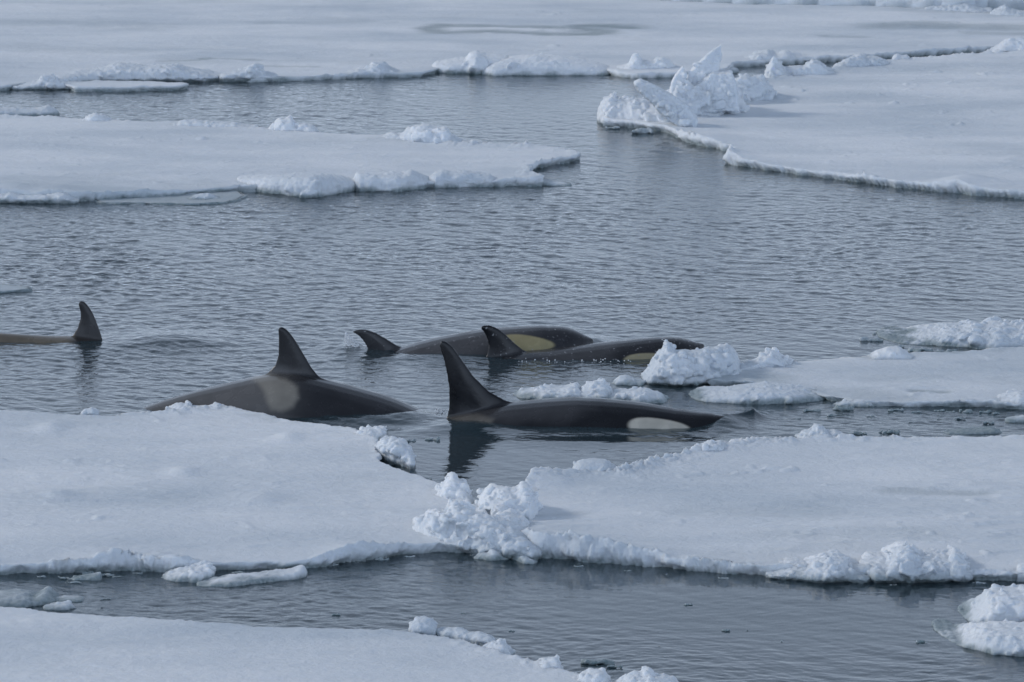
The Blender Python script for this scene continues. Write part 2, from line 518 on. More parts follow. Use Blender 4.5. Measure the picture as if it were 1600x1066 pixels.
    r, c = X.shape
    quad = keep[:-1, :-1] & keep[1:, :-1] & keep[:-1, 1:] & keep[1:, 1:]
    idx = np.arange(r * c).reshape(r, c)
    f = np.stack([idx[:-1, :-1], idx[:-1, 1:], idx[1:, 1:], idx[1:, :-1]], -1)[quad]
    used = np.unique(f)
    remap = np.full(r * c, -1); remap[used] = np.arange(len(used))
    co = np.stack([Xd.ravel(), Yd.ravel(), Z.ravel()], 1)[used]
    me = mesh_np(name, co, remap[f])
    set_attr(me, "wet", wet.ravel()[used])
    ob = link(name, me, SNOW, label, "ice floe", group)
    rebase(ob)
    return ob

# far floe across the top of the picture
floe("broad flat far ice floe across the top with a grey meltwater loop on it",
     [(-900, 150), (-300, 142), (0, 136), (60, 128), (170, 119), (300, 119), (400, 122), (520, 118), (660, 114), (690, 107), (780, 108), (940, 109), (965, 115),
      (1000, 117), (1140, 112), (1152, 99), (1200, 96), (1300, 91), (1400, 84), (1500, 78), (1600, 73), (1800, 66), (2500, 50),
      (2500, 14), (1700, 25), (1600, 22), (1500, 15), (1420, 9), (1330, 5), (1250, 3), (1180, 2), (1000, -6), (600, -15), (-900, -30)],
     free=0.065, dx=0.035, dy=0.08, rim=0.03, seed=1, relief=0.03,
     melt=[('line', [(985, 42), (930, 39), (880, 43), (760, 41), (690, 40), (668, 45), (690, 51), (760, 49), (800, 51), (860, 54), (930, 53), (945, 48), (905, 44)], 0.40, 0.62),
           ('line', [(890, 44), (985, 42)], 0.55, 0.42), ('line', [(905, 50), (945, 52)], 0.5, 0.4), ('line', [(680, 52), (740, 52)], 0.35, 0.3),
           ('line', [(1380, 42), (1450, 40), (1600, 44), (1800, 48)], 0.9, 0.42), ('line', [(1530, 51), (1640, 53)], 0.5, 0.35),
           ('line', [(1300, 57), (1345, 58)], 0.3, 0.25),
           ('line', [(250, 97), (320, 95), (315, 92), (405, 95)], 0.16, 0.5), ('line', [(395, 103), (495, 106)], 0.16, 0.4),
           ('line', [(-100, 38), (130, 36), (230, 42)], 1.2, 0.14), ('line', [(60, 78), (200, 80)], 0.7, 0.14), ('line', [(420, 36), (560, 34)], 0.6, 0.14)])
# the ice beyond the crack at the top right
floe("distant ice floe at the very top, beyond a narrow dark crack",
     [(-700, -38), (600, -22), (1000, -12), (1180, -5), (1300, -3), (1400, 0), (1500, 3), (1560, -2), (2300, -6),
      (3200, -420), (-2400, -420)], free=0.2, dx=0.12, dy=0.2, seed=2, relief=0.05)

# right-hand middle floe
floe("large right-hand ice floe carrying the tall broken pressure ridge on its tip",
     [(936, 187), (960, 165), (1040, 150), (1120, 135), (1200, 124), (1250, 118), (1310, 105), (1400, 94), (1500, 87), (1600, 80), (1800, 74), (2500, 60),
      (2500, 345), (1900, 318), (1700, 307), (1600, 301), (1520, 295), (1480, 291), (1400, 284), (1300, 271), (1200, 258), (1150, 250), (1133, 247), (1138, 238), (1143, 230),
      (1110, 222), (1062, 210), (1035, 197), (990, 191)],
     free=0.085, dx=0.022, dy=0.05, rim=0.04, seed=3, rough=0.07, relief=0.024,
     bumps=[(1150, 243, 0.08, 0.25, 0.5), (1515, 286, 0.10, 0.32, 0.4), (1120, 215, 0.05, .3, .5)])
# left-hand middle floe
floe("left-hand middle ice floe with broken slabs along its front edge",
     [(-900, 175), (-200, 180), (70, 183), (180, 188), (270, 191), (400, 200), (500, 207), (600, 213), (720, 226), (850, 230), (925, 242), (905, 246), (870, 250),
      (838, 256), (828, 264), (848, 276), (850, 283), (770, 284), (680, 285), (560, 289), (460, 292), (375, 291), (300, 298), (200, 303), (120, 307), (60, 306), (0, 305), (-200, 306), (-900, 320)],
     free=0.07, dx=0.022, dy=0.05, rim=0.035, seed=4, relief=0.022, shelf=0.12,
     bumps=[(20, 299, 0.08, 0.5, 0.4), (95, 300, 0.05, .25, .4)])
# front-left floe
floe("front left ice floe with a wide smooth snow surface, touching the ridge at centre",
     [(-900, 630), (-200, 638), (0, 640), (130, 645), (180, 646), (265, 641), (345, 634), (400, 641), (460, 657), (520, 666), (560, 672), (590, 690), (605, 720),
      (640, 738), (690, 752), (735, 785), (760, 800), (800, 835), (760, 856), (690, 850), (640, 855), (560, 866), (480, 877), (370, 879), (270, 882), (200, 878), (100, 884), (0, 884), (-200, 888), (-900, 900)],
     free=0.08, dx=0.016, dy=0.03, rim=0.04, seed=5, relief=0.024,
     bumps=[(450, 686, 0.045, 0.12, 0.25), (80, 668, 0.045, 0.15, 0.3), (285, 740, 0.045, 0.14, 0.2), (90, 775, 0.045, .15, .25), (410, 782, 0.045, .22, .3), (545, 862, 0.07, 0.25, 0.3), (180, 876, 0.05, .2, .25), (285, 882, 0.05, .2, .25)])
# front-right floe
floe("front right ice floe with smooth snow and jagged snow heaps on its front edge",
     [(775, 800), (800, 770), (830, 752), (880, 744), (960, 742), (1050, 717), (1100, 704), (1180, 692), (1250, 686), (1400, 684), (1600, 684), (2500, 690),
      (2500, 905), (1800, 902), (1600, 896), (1480, 893), (1350, 893), (1200, 890), (1100, 884), (1000, 873), (900, 865), (830, 858), (790, 845)],
     free=0.08, dx=0.016, dy=0.03, rim=0.05, seed=6, relief=0.026,
     melt=[('line', [(1400, 768), (1530, 771)], 0.22, 0.34), ('line', [(1200, 838), (1420, 836)], 0.5, 0.12), ('line', [(840, 806), (905, 800)], 0.15, .18),
           ('line', [(1090, 796), (1260, 800)], 0.5, .1)],
     bumps=[(860, 756, 0.08, .25, .3), (1000, 862, 0.04, .4, .3), (860, 852, 0.09, .35, .35), (930, 862, 0.07, .3, .3)])
# bottom-left floe
floe("ice floe cut off by the bottom left of the picture, smooth pale snow",
     [(-900, 930), (-200, 944), (0, 951), (200, 966), (400, 978), (640, 986), (720, 1000), (790, 1024), (870, 1045), (960, 1062), (1060, 1078), (1060, 1250), (-900, 1250)],
     free=0.08, dx=0.016, dy=0.028, rim=0.02, seed=7, rough=0.05, relief=0.02)
# right floe behind the front orca
floe("low slushy ice floe on the right behind the nearest orca",
     [(1115, 578), (1160, 570), (1240, 563), (1400, 554), (1500, 549), (1600, 544), (1900, 535), (2300, 535), (2300, 660), (1800, 640), (1600, 634), (1500, 630), (1400, 631), (1330, 627), (1290, 620), (1230, 604), (1160, 598), (1100, 597)],
     free=0.045, dx=0.016, dy=0.035, rim=0.02, seed=8, wet0=0.06, relief=0.02, shelf=0.12,
     melt=[('line', [(1200, 600), (1300, 612), (1400, 620)], 0.5, 0.25), ('line', [(1430, 612), (1475, 613)], 0.14, .5), ('line', [(1360, 592), (1460, 590)], 0.4, 0.15),
           ('line', [(1120, 592), (1200, 590)], 0.5, 0.35)])
# thin film of ice at the far left
floe("thin sunken sheet of pale ice above the far left orca", [(-300, 446), (0, 441), (50, 446), (75, 452), (20, 457), (-300, 460)],
     free=0.02, dx=0.02, dy=0.05, rim=0.0, seed=9, wet0=0.3, rough=0.05, relief=0.004)
floe("narrow flat slab afloat below the far left snow ridge", [(90, 130), (150, 127), (240, 127), (300, 130), (285, 135), (200, 138), (110, 138)],
     free=0.06, dx=0.025, dy=0.06, rim=0.012, seed=10, rough=0.05, wet0=0.05)
floe("thin pale ice foot awash at the left middle floe's front edge", [(128, 306), (200, 304), (300, 299), (372, 293), (400, 306), (360, 317), (300, 320), (220, 319), (150, 317)],
     free=0.012, dx=0.02, dy=0.05, rim=0.0, seed=11, wet0=0.5, rough=0.06, relief=0.004)

# ---------------------------------------------------------------- rubble, hummocks and slabs
_ico = None
def ico_np():
    global _ico
    if _ico is None:
        import bmesh
        bm = bmesh.new(); bmesh.ops.create_icosphere(bm, subdivisions=2, radius=1.0)
        bm.verts.ensure_lookup_table()
        _ico = (np.array([v.co[:] for v in bm.verts]), [tuple(v.index for v in f.verts) for f in bm.faces])
        bm.free()
    return _ico

def rand_rot(rng):
    q = rng.normal(size=4); q /= np.linalg.norm(q)
    w, x, y, z = q
    return np.array([[1-2*(y*y+z*z), 2*(x*y-z*w), 2*(x*z+y*w)], [2*(x*y+z*w), 1-2*(x*x+z*z), 2*(y*z-x*w)], [2*(x*z-y*w), 2*(y*z+x*w), 1-2*(x*x+y*y)]])

class Shells:
    def __init__(self): self.co = []; self.f = []; self.n = 0
    def add(self, co, faces):
        self.co.append(co); self.f += [tuple(i + self.n for i in f) for f in faces]; self.n += len(co)
    def chunk(self, c, r, rng, blocky=0.5, flat=0.7):
        v, f = ico_np()
        d = v.copy()
        m = np.max(np.abs(d), axis=1, keepdims=True)
        d = d * (1 - blocky) + (d / m) * 0.8 * blocky
        d = d * rng.uniform([0.9, 0.7, 0.4], [1.6, 1.3, 0.9])
        for q in range(4):                                   # broken faces
            cut = rng.normal(size=3); cut /= np.linalg.norm(cut)
            over = np.maximum(d @ cut - rng.uniform(0.2, 0.7), 0)
            d = d - over[:, None] * cut
        if rng.rand() < 0.65:                                # most pieces lie tilted, some stand any way
            a, b = rng.uniform(0, 6.28), rng.normal(0, 0.45)
            e = rng.uniform(0, 6.28)
            ca, sa, cb, sb, ce, se = math.cos(a), math.sin(a), math.cos(b), math.sin(b), math.cos(e), math.sin(e)
            Rz = np.array([[ca, -sa, 0], [sa, ca, 0], [0, 0, 1]]); Rx = np.array([[1, 0, 0], [0, cb, -sb], [0, sb, cb]])
            Re = np.array([[ce, -se, 0], [se, ce, 0], [0, 0, 1]])
            d = d @ (Re @ Rx @ Rz).T
        else:
            d = d @ rand_rot(rng).T
        d[:, 2] *= flat + 0.3 * rng.rand()
        self.add(d * r + c, f)

def finish_ice(sh, voxel, name, label, cat, amp, seed, group=None, smooth=2, wet_top=0.07, wet0=0.0, wetmax=0.8, wetmul=1.0):
    me = voxelize(np.concatenate(sh.co), sh.f, voxel, smooth)
    co = get_co(me); no = get_no(me)
    o = seed * 3.1
    n = (amp * 1.0 * fbm(co[:, 0] * 4.5 + o, co[:, 1] * 4.5, co[:, 2] * 4.5, octaves=3)
         + amp * 0.7 * (0.25 - np.abs(fbm(co[:, 0] * 13 + o, co[:, 1] * 13, co[:, 2] * 13, octaves=4, gain=0.7)))
         + amp * 0.7 * fbm(co[:, 0] * 24, co[:, 1] * 24, co[:, 2] * 24, octaves=3, gain=0.6))
    co = co + no * n[:, None]
    me.vertices.foreach_set("co", co.astype(np.float32).ravel())
    me.polygons.foreach_set("use_smooth", np.ones(len(me.polygons), bool))
    me.update()
    wet = sstep(wet_top, 0.0, co[:, 2] - 0.05 * fbm(co[:, 0] * 5, co[:, 1] * 5, co[:, 2] * 7, octaves=3)) * wetmax
    wet = np.maximum(wet * wetmul, wet0)
    set_attr(me, "wet", wet)
    ob = link(name, me, SNOW, label, cat, group)
    rebase(ob)
    return ob

SEED = [100]
def mound(name, label, cat, sil, base, depth=0.5, p=2.2, n=60, jag=1.0, voxel=0.0115, z0=0.06, amp=0.02, lean=0.0, crumbs=1.0,
          blocky=0.8, group=None, afloat=False, smooth=2, rmax=0.19, core=None, **kw):
    """heap of broken snow: sil = top outline, base = foot line, both as photographed; depth in metres away from the viewer"""
    SEED[0] += 1
    rng = np.random.RandomState(SEED[0])
    if afloat: z0 = 0.0
    sil = np.array(sil, float); base = np.array(base, float)
    pxs = np.linspace(sil[0, 0], sil[-1, 0], 44)
    top = np.interp(pxs, sil[:, 0], sil[:, 1]); bot = np.interp(pxs, base[:, 0], base[:, 1])
    foot = -0.14 if afloat else -0.08
    rows = []; info = []
    corek = core or (0.88 if jag * n > 30 else 0.94)
    wyk = np.interp(np.arange(44), np.linspace(0, 43, 9), rng.uniform(0.86, 1.1, 9))
    for i, (a, t, b) in enumerate(zip(pxs, top, bot)):
        g = at(a, b, z0)
        e = min(1.0, (1 - abs(2 * i / 43.0 - 1)) * 5 + 0.15)
        wy = depth / 2 * math.sqrt(e) * wyk[i]
        Yc = g[1] + depth / 2 + lean
        h = max(zat(t, Yc) - z0, 0.012) 
        x = g[0] * Yc / g[1]
        info.append((x, Yc, wy, h))
        ring = []
        for k in range(16):
            th = 2 * math.pi * k / 16
            c_, s_ = math.cos(th), math.sin(th)
            cy = math.copysign(abs(c_) ** (2 / p), c_) * wy * (0.97 if s_ > 0 else 0.86)
            if s_ >= 0: z = z0 + (abs(s_) ** (2 / p)) * (h * corek)
            else: z = z0 + (abs(s_) ** (2 / p)) * (foot - z0)
            ring.append((x, Yc + cy, z))
        rows.append(ring)
    sh = Shells()
    co = np.array(rows).reshape(-1, 3)
    faces = []
    for i in range(43):
        for k in range(16):
            faces.append((i * 16 + k, i * 16 + (k + 1) % 16, (i + 1) * 16 + (k + 1) % 16, (i + 1) * 16 + k))
    faces.append(tuple(range(15, -1, -1))); faces.append(tuple(43 * 16 + k for k in range(16)))
    sh.add(co, faces)
    hm = np.array([q[3] for q in info])
    pr = np.maximum(hm, 0.03); pr = pr / pr.sum()
    for j in range(int(n * jag)):
        i = rng.choice(44, p=pr)
        x, Yc, wy, h = info[i]
        r = min(max(h * (0.12 + 0.46 * rng.rand() ** 1.7), 0.018), rmax)
        v = max(h - r * 0.9, 0.01) * rng.rand() ** 0.75
        below = [abs(info[q][0] - x) for q in range(44) if info[q][3] < v + 0.5 * r]     # keep pieces inside narrow peaks
        if below: r = min(r, max(0.016, 0.012 + 0.8 * min(below)))
        half = wy * max(0.0, 1 - (v / (h + 1e-6)) ** p) ** (1 / p)
        sgn = -1 if rng.rand() < 0.72 else 1
        yy = Yc + sgn * half * rng.uniform(0.62, 0.96)
        sh.chunk(np.array([x, yy, z0 + v]), r, rng, blocky)
    for j in range(int(n * 0.8 * crumbs)):
        i = rng.randint(44)
        x, Yc, wy, h = info[i]
        r = min(0.014 + 0.04 * rng.rand() ** 2, 0.02 + h * 0.3)
        sh.chunk(np.array([x + rng.normal(0, 0.02), Yc + rng.uniform(-.6, .6) * wy * 0.7, z0 + h * rng.uniform(0.88, 1.0) - r * 0.6]), r, rng, blocky)
    return finish_ice(sh, voxel, name, label, cat, amp, SEED[0], group, smooth, **kw)

def plate(name, label, cat, poly, base_py, thick=0.18, tilt=0.0, voxel=0.013, amp=0.02, group=None, back=0.0, z0=0.1, smooth=1, swing=0.0, taper=0.75, **kw):
    """slab of ice standing on edge: outline as seen, real thickness away from the viewer"""
    SEED[0] += 1
    poly = np.array(poly, float)
    Yb = at(poly[:, 0].mean(), base_py, z0)[1] + back
    pts = []
    for a, b in poly:
        z = zat(b, Yb); x = (a - W0 / 2) / F * (Yb * CP - (z - CAM_H) * SP)
        pts.append((x, z))
    m = len(pts); cx = sum(q[0] for q in pts) / m; zl = min(q[1] for q in pts); zh = max(q[1] for q in pts)
    co = []
    for s in (-0.5, 0.5):
        for x, z in pts:
            co.append((x, Yb + s * thick * (1 - taper * (z - zl) / (zh - zl)) + tilt * (z - z0) + swing * (x - cx), z))
    f = [tuple(range(m)), tuple(range(2 * m - 1, m - 1, -1))] + [(i, i + m, (i + 1) % m + m, (i + 1) % m) for i in range(m)]
    sh = Shells(); sh.add(np.array(co), f)
    rng = np.random.RandomState(SEED[0])
    for k in range(60):                     # snow clinging to the slab
        i = rng.randint(m); j = (i + 1) % m; t = rng.rand()
        x = pts[i][0] + (pts[j][0] - pts[i][0]) * t; z = pts[i][1] + (pts[j][1] - pts[i][1]) * t
        u = rng.uniform(0.05, 0.9); x += (cx - x) * u; z += (zl + (zh - zl) * 0.4 - z) * u
        low = 1 - (z - zl) / (zh - zl)
        sh.chunk(np.array([x, Yb + rng.choice([-.45, .3]) * thick * (1 - taper * (1 - low)) + tilt * (z - z0) + swing * (x - cx), z]), rng.uniform(0.02, 0.05 + 0.09 * low), rng, 0.5)
    return finish_ice(sh, voxel, name, label, cat, amp, SEED[0], group, smooth, **kw)

GH = "snow hummocks on the floe edges"
GS = "broken ice slabs afloat in the leads"
GR = "blocks of the tall pressure ridge"
def hum(label, sil, base, depth=0.5, **k):
    k.setdefault('group', GH)
    return mound("snow_hummock", label, "snow hummock", sil, base, depth, **k)
def slab(label, sil, base, depth=0.5, **k):
    k.setdefault('group', GS); k.setdefault('p', 3.2); k.setdefault('afloat', True); k.setdefault('amp', 0.015)
    return mound("floating_ice", label, "ice slab", sil, base, depth, **k)

FV = dict(voxel=0.02, amp=0.028)
# --- along the far floe's edge
hum("long low snow ridge with a grey front on the far floe's left edge", [(60, 130), (90, 120), (120, 112), (165, 104), (185, 97), (230, 102), (275, 98), (290, 106), (330, 113), (350, 118)], [(60, 133), (170, 124), (350, 122)], 0.9, n=70, crumbs=.7, p=3, **FV)
hum("snow heap with a blunt peak on the narrow slab at the far left", [(18, 135), (45, 128), (62, 122), (70, 112), (80, 114), (90, 123), (110, 129), (140, 134)], [(18, 138), (140, 137)], 0.5, z0=0.03, group=None, **FV)
hum("small snow heap with one pointed tip beside dark cracks on the far floe", [(345, 117), (375, 108), (388, 104), (398, 98), (404, 98), (412, 112), (432, 117)], [(345, 122), (432, 122)], 0.45, **FV)
hum("rounded snow knob on the far floe's edge, left of the long split slab", [(545, 112), (572, 105), (584, 96), (598, 95), (610, 105), (625, 112)], [(545, 115), (625, 115)], 0.5, jag=.6, **FV)
slab("left half of the long split slab on the far floe's edge, peaked on top", [(672, 106), (680, 97), (700, 93), (728, 90), (736, 80), (744, 78), (758, 83), (790, 85), (815, 92)], [(672, 114), (750, 117), (815, 115)], 1.0, n=24, jag=.6, crumbs=.8, p=3, wetmax=.9, voxel=.018, amp=.016)
slab("right half of the long split slab on the far edge, sloping down to the right", [(748, 110), (756, 101), (775, 94), (800, 87), (835, 83), (880, 87), (930, 96), (962, 108)], [(748, 119), (962, 118)], 1.0, n=20, jag=.6, crumbs=.5, p=2.4, voxel=.018, amp=.016)
hum("snow heap with a white fin-like tip between the split slab and the tall ridge", [(963, 108), (983, 99), (990, 82), (996, 80), (1002, 95), (1025, 92), (1034, 86), (1048, 96), (1056, 108)], [(963, 112), (1056, 110)], 0.6, **FV)
slab("flat white slab afloat just left of the tall ridge's spire", [(993, 112), (1003, 106), (1012, 101), (1060, 105), (1140, 104), (1152, 110)], [(993, 117), (1152, 116)], 0.7, jag=.4, crumbs=.5, **FV)
hum("low snow heap across the dark crack behind the tall ridge", [(1160, 93), (1180, 83), (1200, 76), (1212, 83), (1226, 78), (1245, 83), (1275, 90)], [(1160, 96), (1275, 93)], 0.7, **FV)
hum("grey-backed snow heap at the far crack in the top right", [(1425, 14), (1450, 8), (1480, 3), (1510, 4), (1535, 13), (1550, 18)], [(1425, 16), (1550, 20)], 1.0, **FV)
hum("white broken snow heap in the extreme top right corner", [(1548, 22), (1562, 12), (1570, 8), (1580, 14), (1600, 18), (1640, 20), (1670, 26)], [(1548, 25), (1670, 30)], 0.9, **FV)
hum("tiny row of snow lumps at the top edge left of the crack", [(1240, 5), (1262, -1), (1290, 3), (1316, 0), (1340, 6)], [(1240, 8), (1340, 10)], 0.6, **FV)

# --- tall pressure ridge on the right floe
hum("left foot of the tall pressure ridge, crumbly white snow at the water", [(934, 187), (938, 158), (946, 150), (956, 143), (964, 150), (985, 152), (1002, 150), (1012, 158), (1030, 160), (1050, 170), (1070, 190)], [(934, 189), (1000, 193), (1070, 200)], 0.9, n=90, z0=0.05, voxel=0.017, amp=.024, group=GR)
plate("ice_plate", "tilted ice plate leaning left over the ridge foot", "ice plate", [(993, 131), (1000, 127), (1020, 133), (1045, 147), (1070, 163), (1090, 185), (1086, 196), (1061, 193), (1045, 185), (1020, 161), (998, 141)], 194, thick=0.45, group=GR, tilt=0.1, swing=-0.15, taper=.2, amp=.03)
hum("middle mass of the tall ridge with a stubby leaning tip", [(1044, 158), (1050, 132), (1060, 116), (1070, 120), (1085, 126), (1105, 122), (1122, 120), (1142, 124), (1152, 145), (1174, 174)], [(1044, 188), (1110, 183), (1174, 179)], 0.9, n=110, voxel=0.015, amp=.026, group=GR, rmax=.22)
plate("ice_plate", "tall pointed spire of clear white ice topping the pressure ridge", "ice plate", [(1066, 160), (1074, 120), (1088, 103), (1100, 91), (1114, 80), (1127, 70), (1126, 86), (1122, 112), (1126, 160)], 180, thick=0.5, group=GR, tilt=0.05, back=0.45, swing=0.1, taper=.85, amp=.02)
plate("ice_plate", "flat-topped wedge of ice standing below the spire on its right", "ice plate", [(1076, 155), (1081, 137), (1098, 124), (1115, 113), (1142, 111), (1147, 126), (1152, 168), (1088, 172)], 178, thick=0.7, group=GR, tilt=0.1, back=0.15, swing=-0.25, taper=.35, amp=.034)
plate("ice_plate", "thin leaning plate at the left of the ridge's middle mass", "ice plate", [(1046, 160), (1050, 130), (1055, 117), (1068, 104), (1070, 122), (1090, 140), (1104, 172), (1060, 172)], 180, thick=0.45, group=GR, tilt=0.1, back=.22, swing=0.1, taper=.6, amp=.02)
hum("rounded snow boulders at the right end of the tall ridge", [(1138, 150), (1142, 128), (1152, 118), (1166, 112), (1176, 118), (1186, 113), (1198, 124), (1208, 138), (1214, 153)], [(1138, 168), (1180, 158), (1214, 154)], 0.7, n=70, voxel=0.018, amp=.026, group=GR, rmax=.2, blocky=.2)
hum("jagged white snow row right of the tall ridge with a lone peak at its left", [(1194, 118), (1198, 103), (1206, 90), (1212, 88), (1220, 99), (1226, 106), (1238, 101), (1258, 101), (1270, 92), (1280, 96), (1292, 105), (1312, 116)], [(1194, 124), (1312, 117)], 0.7, n=80, **FV)
hum("pair of rounded snow humps along the right floe's back edge", [(1303, 104), (1318, 94), (1328, 88), (1345, 84), (1352, 88), (1368, 84), (1380, 91), (1394, 102)], [(1303, 110), (1394, 104)], 0.6, n=50, blocky=.2, **FV)
hum("very small snow lumps on the back edge beside the dark crack", [(1392, 95), (1400, 84), (1408, 87), (1416, 86), (1424, 95)], [(1392, 98), (1424, 96)], 0.3, n=30, **FV)
hum("large smooth snow boulder at the right edge near the top", [(1543, 81), (1560, 70), (1572, 60), (1590, 56), (1620, 58), (1650, 68), (1665, 80)], [(1543, 83), (1665, 83)], 0.8, n=40, blocky=.2, jag=.6, **FV)

# --- left middle floe
slab("small thick slab afloat above the left middle floe at the picture's edge", [(-60, 176), (-30, 170), (0, 169), (40, 169), (75, 167), (86, 173), (90, 178)], [(-60, 184), (90, 183)], 0.5, jag=.5, **FV)
hum("pair of small crumbs on the left middle floe's back edge, by the floating slab", [(132, 188), (138, 179), (148, 175), (158, 180), (168, 184), (176, 188)], [(132, 191), (176, 191)], 0.3, n=30, **FV)
hum("low drift of snow on the left middle floe's back edge", [(262, 195), (285, 188), (310, 186), (335, 190), (370, 191), (402, 198)], [(262, 198), (402, 203)], 0.45, jag=.6, **FV)
hum("knobbly snow heap with a square top midway along the back edge", [(418, 201), (430, 192), (436, 183), (456, 182), (462, 194), (474, 191), (486, 192), (496, 203)], [(418, 205), (496, 208)], 0.45, **FV)
hum("tallest jagged snow heap on the left middle floe, near its pointed end", [(590, 215), (606, 209), (616, 206), (624, 211), (632, 203), (638, 198), (648, 196), (662, 191), (678, 196), (696, 196), (702, 208), (716, 215), (734, 224)], [(590, 219), (660, 226), (734, 229)], 0.6, n=90, **FV)
slab("leftmost of the three thick slabs fronting the left middle floe", [(363, 283), (372, 276), (400, 274), (440, 273), (470, 271), (510, 272), (535, 276), (562, 282)], [(363, 293), (430, 304), (490, 309), (562, 299)], 0.75, n=26, jag=.5, crumbs=1.0, p=3.4, voxel=.015, amp=.016)
slab("middle of the three thick slabs fronting the left middle floe", [(553, 276), (557, 268), (590, 270), (630, 270), (642, 265), (655, 271), (672, 279)], [(553, 300), (620, 300), (672, 295)], 0.7, n=26, jag=.5, crumbs=1.0, p=3.4, voxel=.015, amp=.016)
slab("rightmost and darkest fronted of the three thick slabs", [(671, 276), (680, 268), (692, 264), (705, 268), (725, 265), (745, 268), (765, 272), (776, 281)], [(671, 294), (776, 293)], 0.6, n=26, jag=.5, crumbs=1.0, p=3.4, voxel=.015, amp=.016)
slab("low strip of broken ice ending the row of thick slabs", [(768, 284), (785, 279), (820, 279), (850, 281), (880, 285), (894, 288)], [(768, 292), (850, 290), (894, 291)], 0.4, jag=.7, voxel=.015)
slab("small low slab awash on the pale ice foot", [(294, 310), (310, 304), (325, 303), (345, 309)], [(294, 314), (345, 314)], 0.3, jag=.5, n=30)
hum("low crumbly rim on the left middle floe's front at the picture's edge", [(-20, 305), (20, 301), (60, 303), (85, 302), (98, 299), (110, 306), (125, 310)], [(-20, 312), (125, 314)], 0.4, z0=0.04, **FV)

# --- around the pool in front of the orcas
hum("small curled snow crest on the front left floe below the left orca", [(262, 640), (272, 633), (282, 630), (288, 634), (294, 626), (298, 636), (318, 635), (340, 630), (352, 636), (365, 640)], [(262, 643), (365, 643)], 0.3, n=60)
hum("single round snowball on the front left floe's back edge", [(128, 646), (134, 640), (142, 637), (150, 641), (156, 646)], [(128, 648), (156, 648)], 0.14, n=14, blocky=.1)
hum("low snow crest reaching right over the pool on the front left floe", [(558, 678), (572, 668), (590, 668), (610, 666), (632, 668), (641, 673), (630, 680), (600, 684)], [(558, 688), (641, 682)], 0.45, n=60)
hum("overhanging snow lump on the pool's left shore", [(580, 700), (590, 690), (602, 684), (622, 685), (636, 693), (644, 708), (648, 720)], [(580, 706), (610, 718), (648, 728)], 0.5, n=60, z0=0.05)
hum("pointed snow peak standing left of the narrow channel", [(675, 772), (688, 762), (698, 752), (703, 740), (708, 736), (714, 746), (724, 758), (733, 772), (738, 785)], [(675, 776), (738, 790)], 0.5, n=70, core=0.97, rmax=0.07, crumbs=1.6)
hum("broad crumbly snow ridge where the two front floes meet", [(636, 826), (650, 812), (668, 803), (690, 797), (702, 790), (712, 783), (722, 790), (742, 798), (770, 806), (800, 818), (820, 832), (850, 852)], [(636, 832), (680, 850), (750, 862), (850, 872)], 0.75, n=170, z0=0.05, amp=.026, wet_top=.10, core=0.97, rmax=0.10, crumbs=1.6)
hum("bright snow block standing right of the narrow channel", [(748, 783), (756, 768), (768, 757), (790, 762), (806, 764), (816, 753), (824, 756), (832, 770), (838, 790)], [(748, 800), (790, 815), (838, 815)], 0.7, n=90, z0=.06, core=0.97, rmax=0.09, crumbs=1.6)
hum("small snow boulder below the bright block, casting a shadow right", [(770, 808), (785, 798), (800, 796), (815, 802), (825, 812), (832, 822)], [(770, 828), (832, 827)], 0.35, n=40)
hum("smooth rounded snow dome on the front right floe's back edge", [(892, 744), (896, 728), (905, 719), (925, 716), (945, 717), (960, 726), (974, 743)], [(892, 747), (974, 747)], 0.5, n=18, jag=.5, crumbs=.3, blocky=.1, amp=.012)
hum("low snow strip between the bright block and the smooth dome", [(826, 770), (840, 757), (862, 748), (866, 740), (880, 744), (898, 746)], [(826, 778), (898, 752)], 0.4, n=40)
hum("low double snow lump below the bow wave of the nearest orca", [(1084, 712), (1092, 694), (1108, 688), (1122, 690), (1138, 702)], [(1084, 714), (1138, 712)], 0.35, n=40)
hum("flat little snow crest just right of the double lump", [(1134, 698), (1145, 687), (1165, 688), (1180, 684), (1195, 683), (1208, 692)], [(1134, 702), (1208, 696)], 0.35, n=40)
hum("peaked snow crumb heap on the right floe's back edge", [(1246, 685), (1258, 674), (1268, 670), (1276, 662), (1286, 665), (1292, 674), (1304, 670), (1318, 678), (1324, 685)], [(1246, 687), (1324, 687)], 0.4, n=60)
hum("left and lower of two snow heaps on the front right floe's front edge", [(1188, 893), (1210, 882), (1235, 876), (1258, 879), (1275, 870), (1292, 864), (1312, 862), (1325, 874), (1345, 886), (1364, 898)], [(1188, 901), (1270, 907), (1364, 906)], 0.8, n=110, z0=.04, wet_top=.1)
hum("right and taller of two snow heaps on the front edge, with thin upright tips", [(1346, 882), (1352, 871), (1384, 868), (1394, 855), (1404, 845), (1414, 842), (1424, 852), (1440, 859), (1465, 862), (1480, 862), (1491, 852), (1500, 862), (1510, 880), (1524, 898)], [(1346, 905), (1440, 906), (1524, 904)], 0.9, n=120, z0=.04, wet_top=.1)
hum("small white snow block on the front right floe at the picture's edge", [(1585, 893), (1592, 882), (1605, 878), (1625, 884), (1640, 895)], [(1585, 900), (1640, 901)], 0.3, n=30)
slab("thin pale slab afloat under the snow ridge where the front floes meet", [(688, 852), (700, 849), (740, 856), (782, 864)], [(688, 856), (740, 864), (782, 870)], 0.25, n=40, jag=.5, amp=.014)
slab("small broken snow piece afloat just below the meeting of the front floes", [(738, 868), (752, 861), (766, 860), (772, 856), (784, 864), (800, 869)], [(738, 873), (770, 877), (800, 875)], 0.3, n=50)
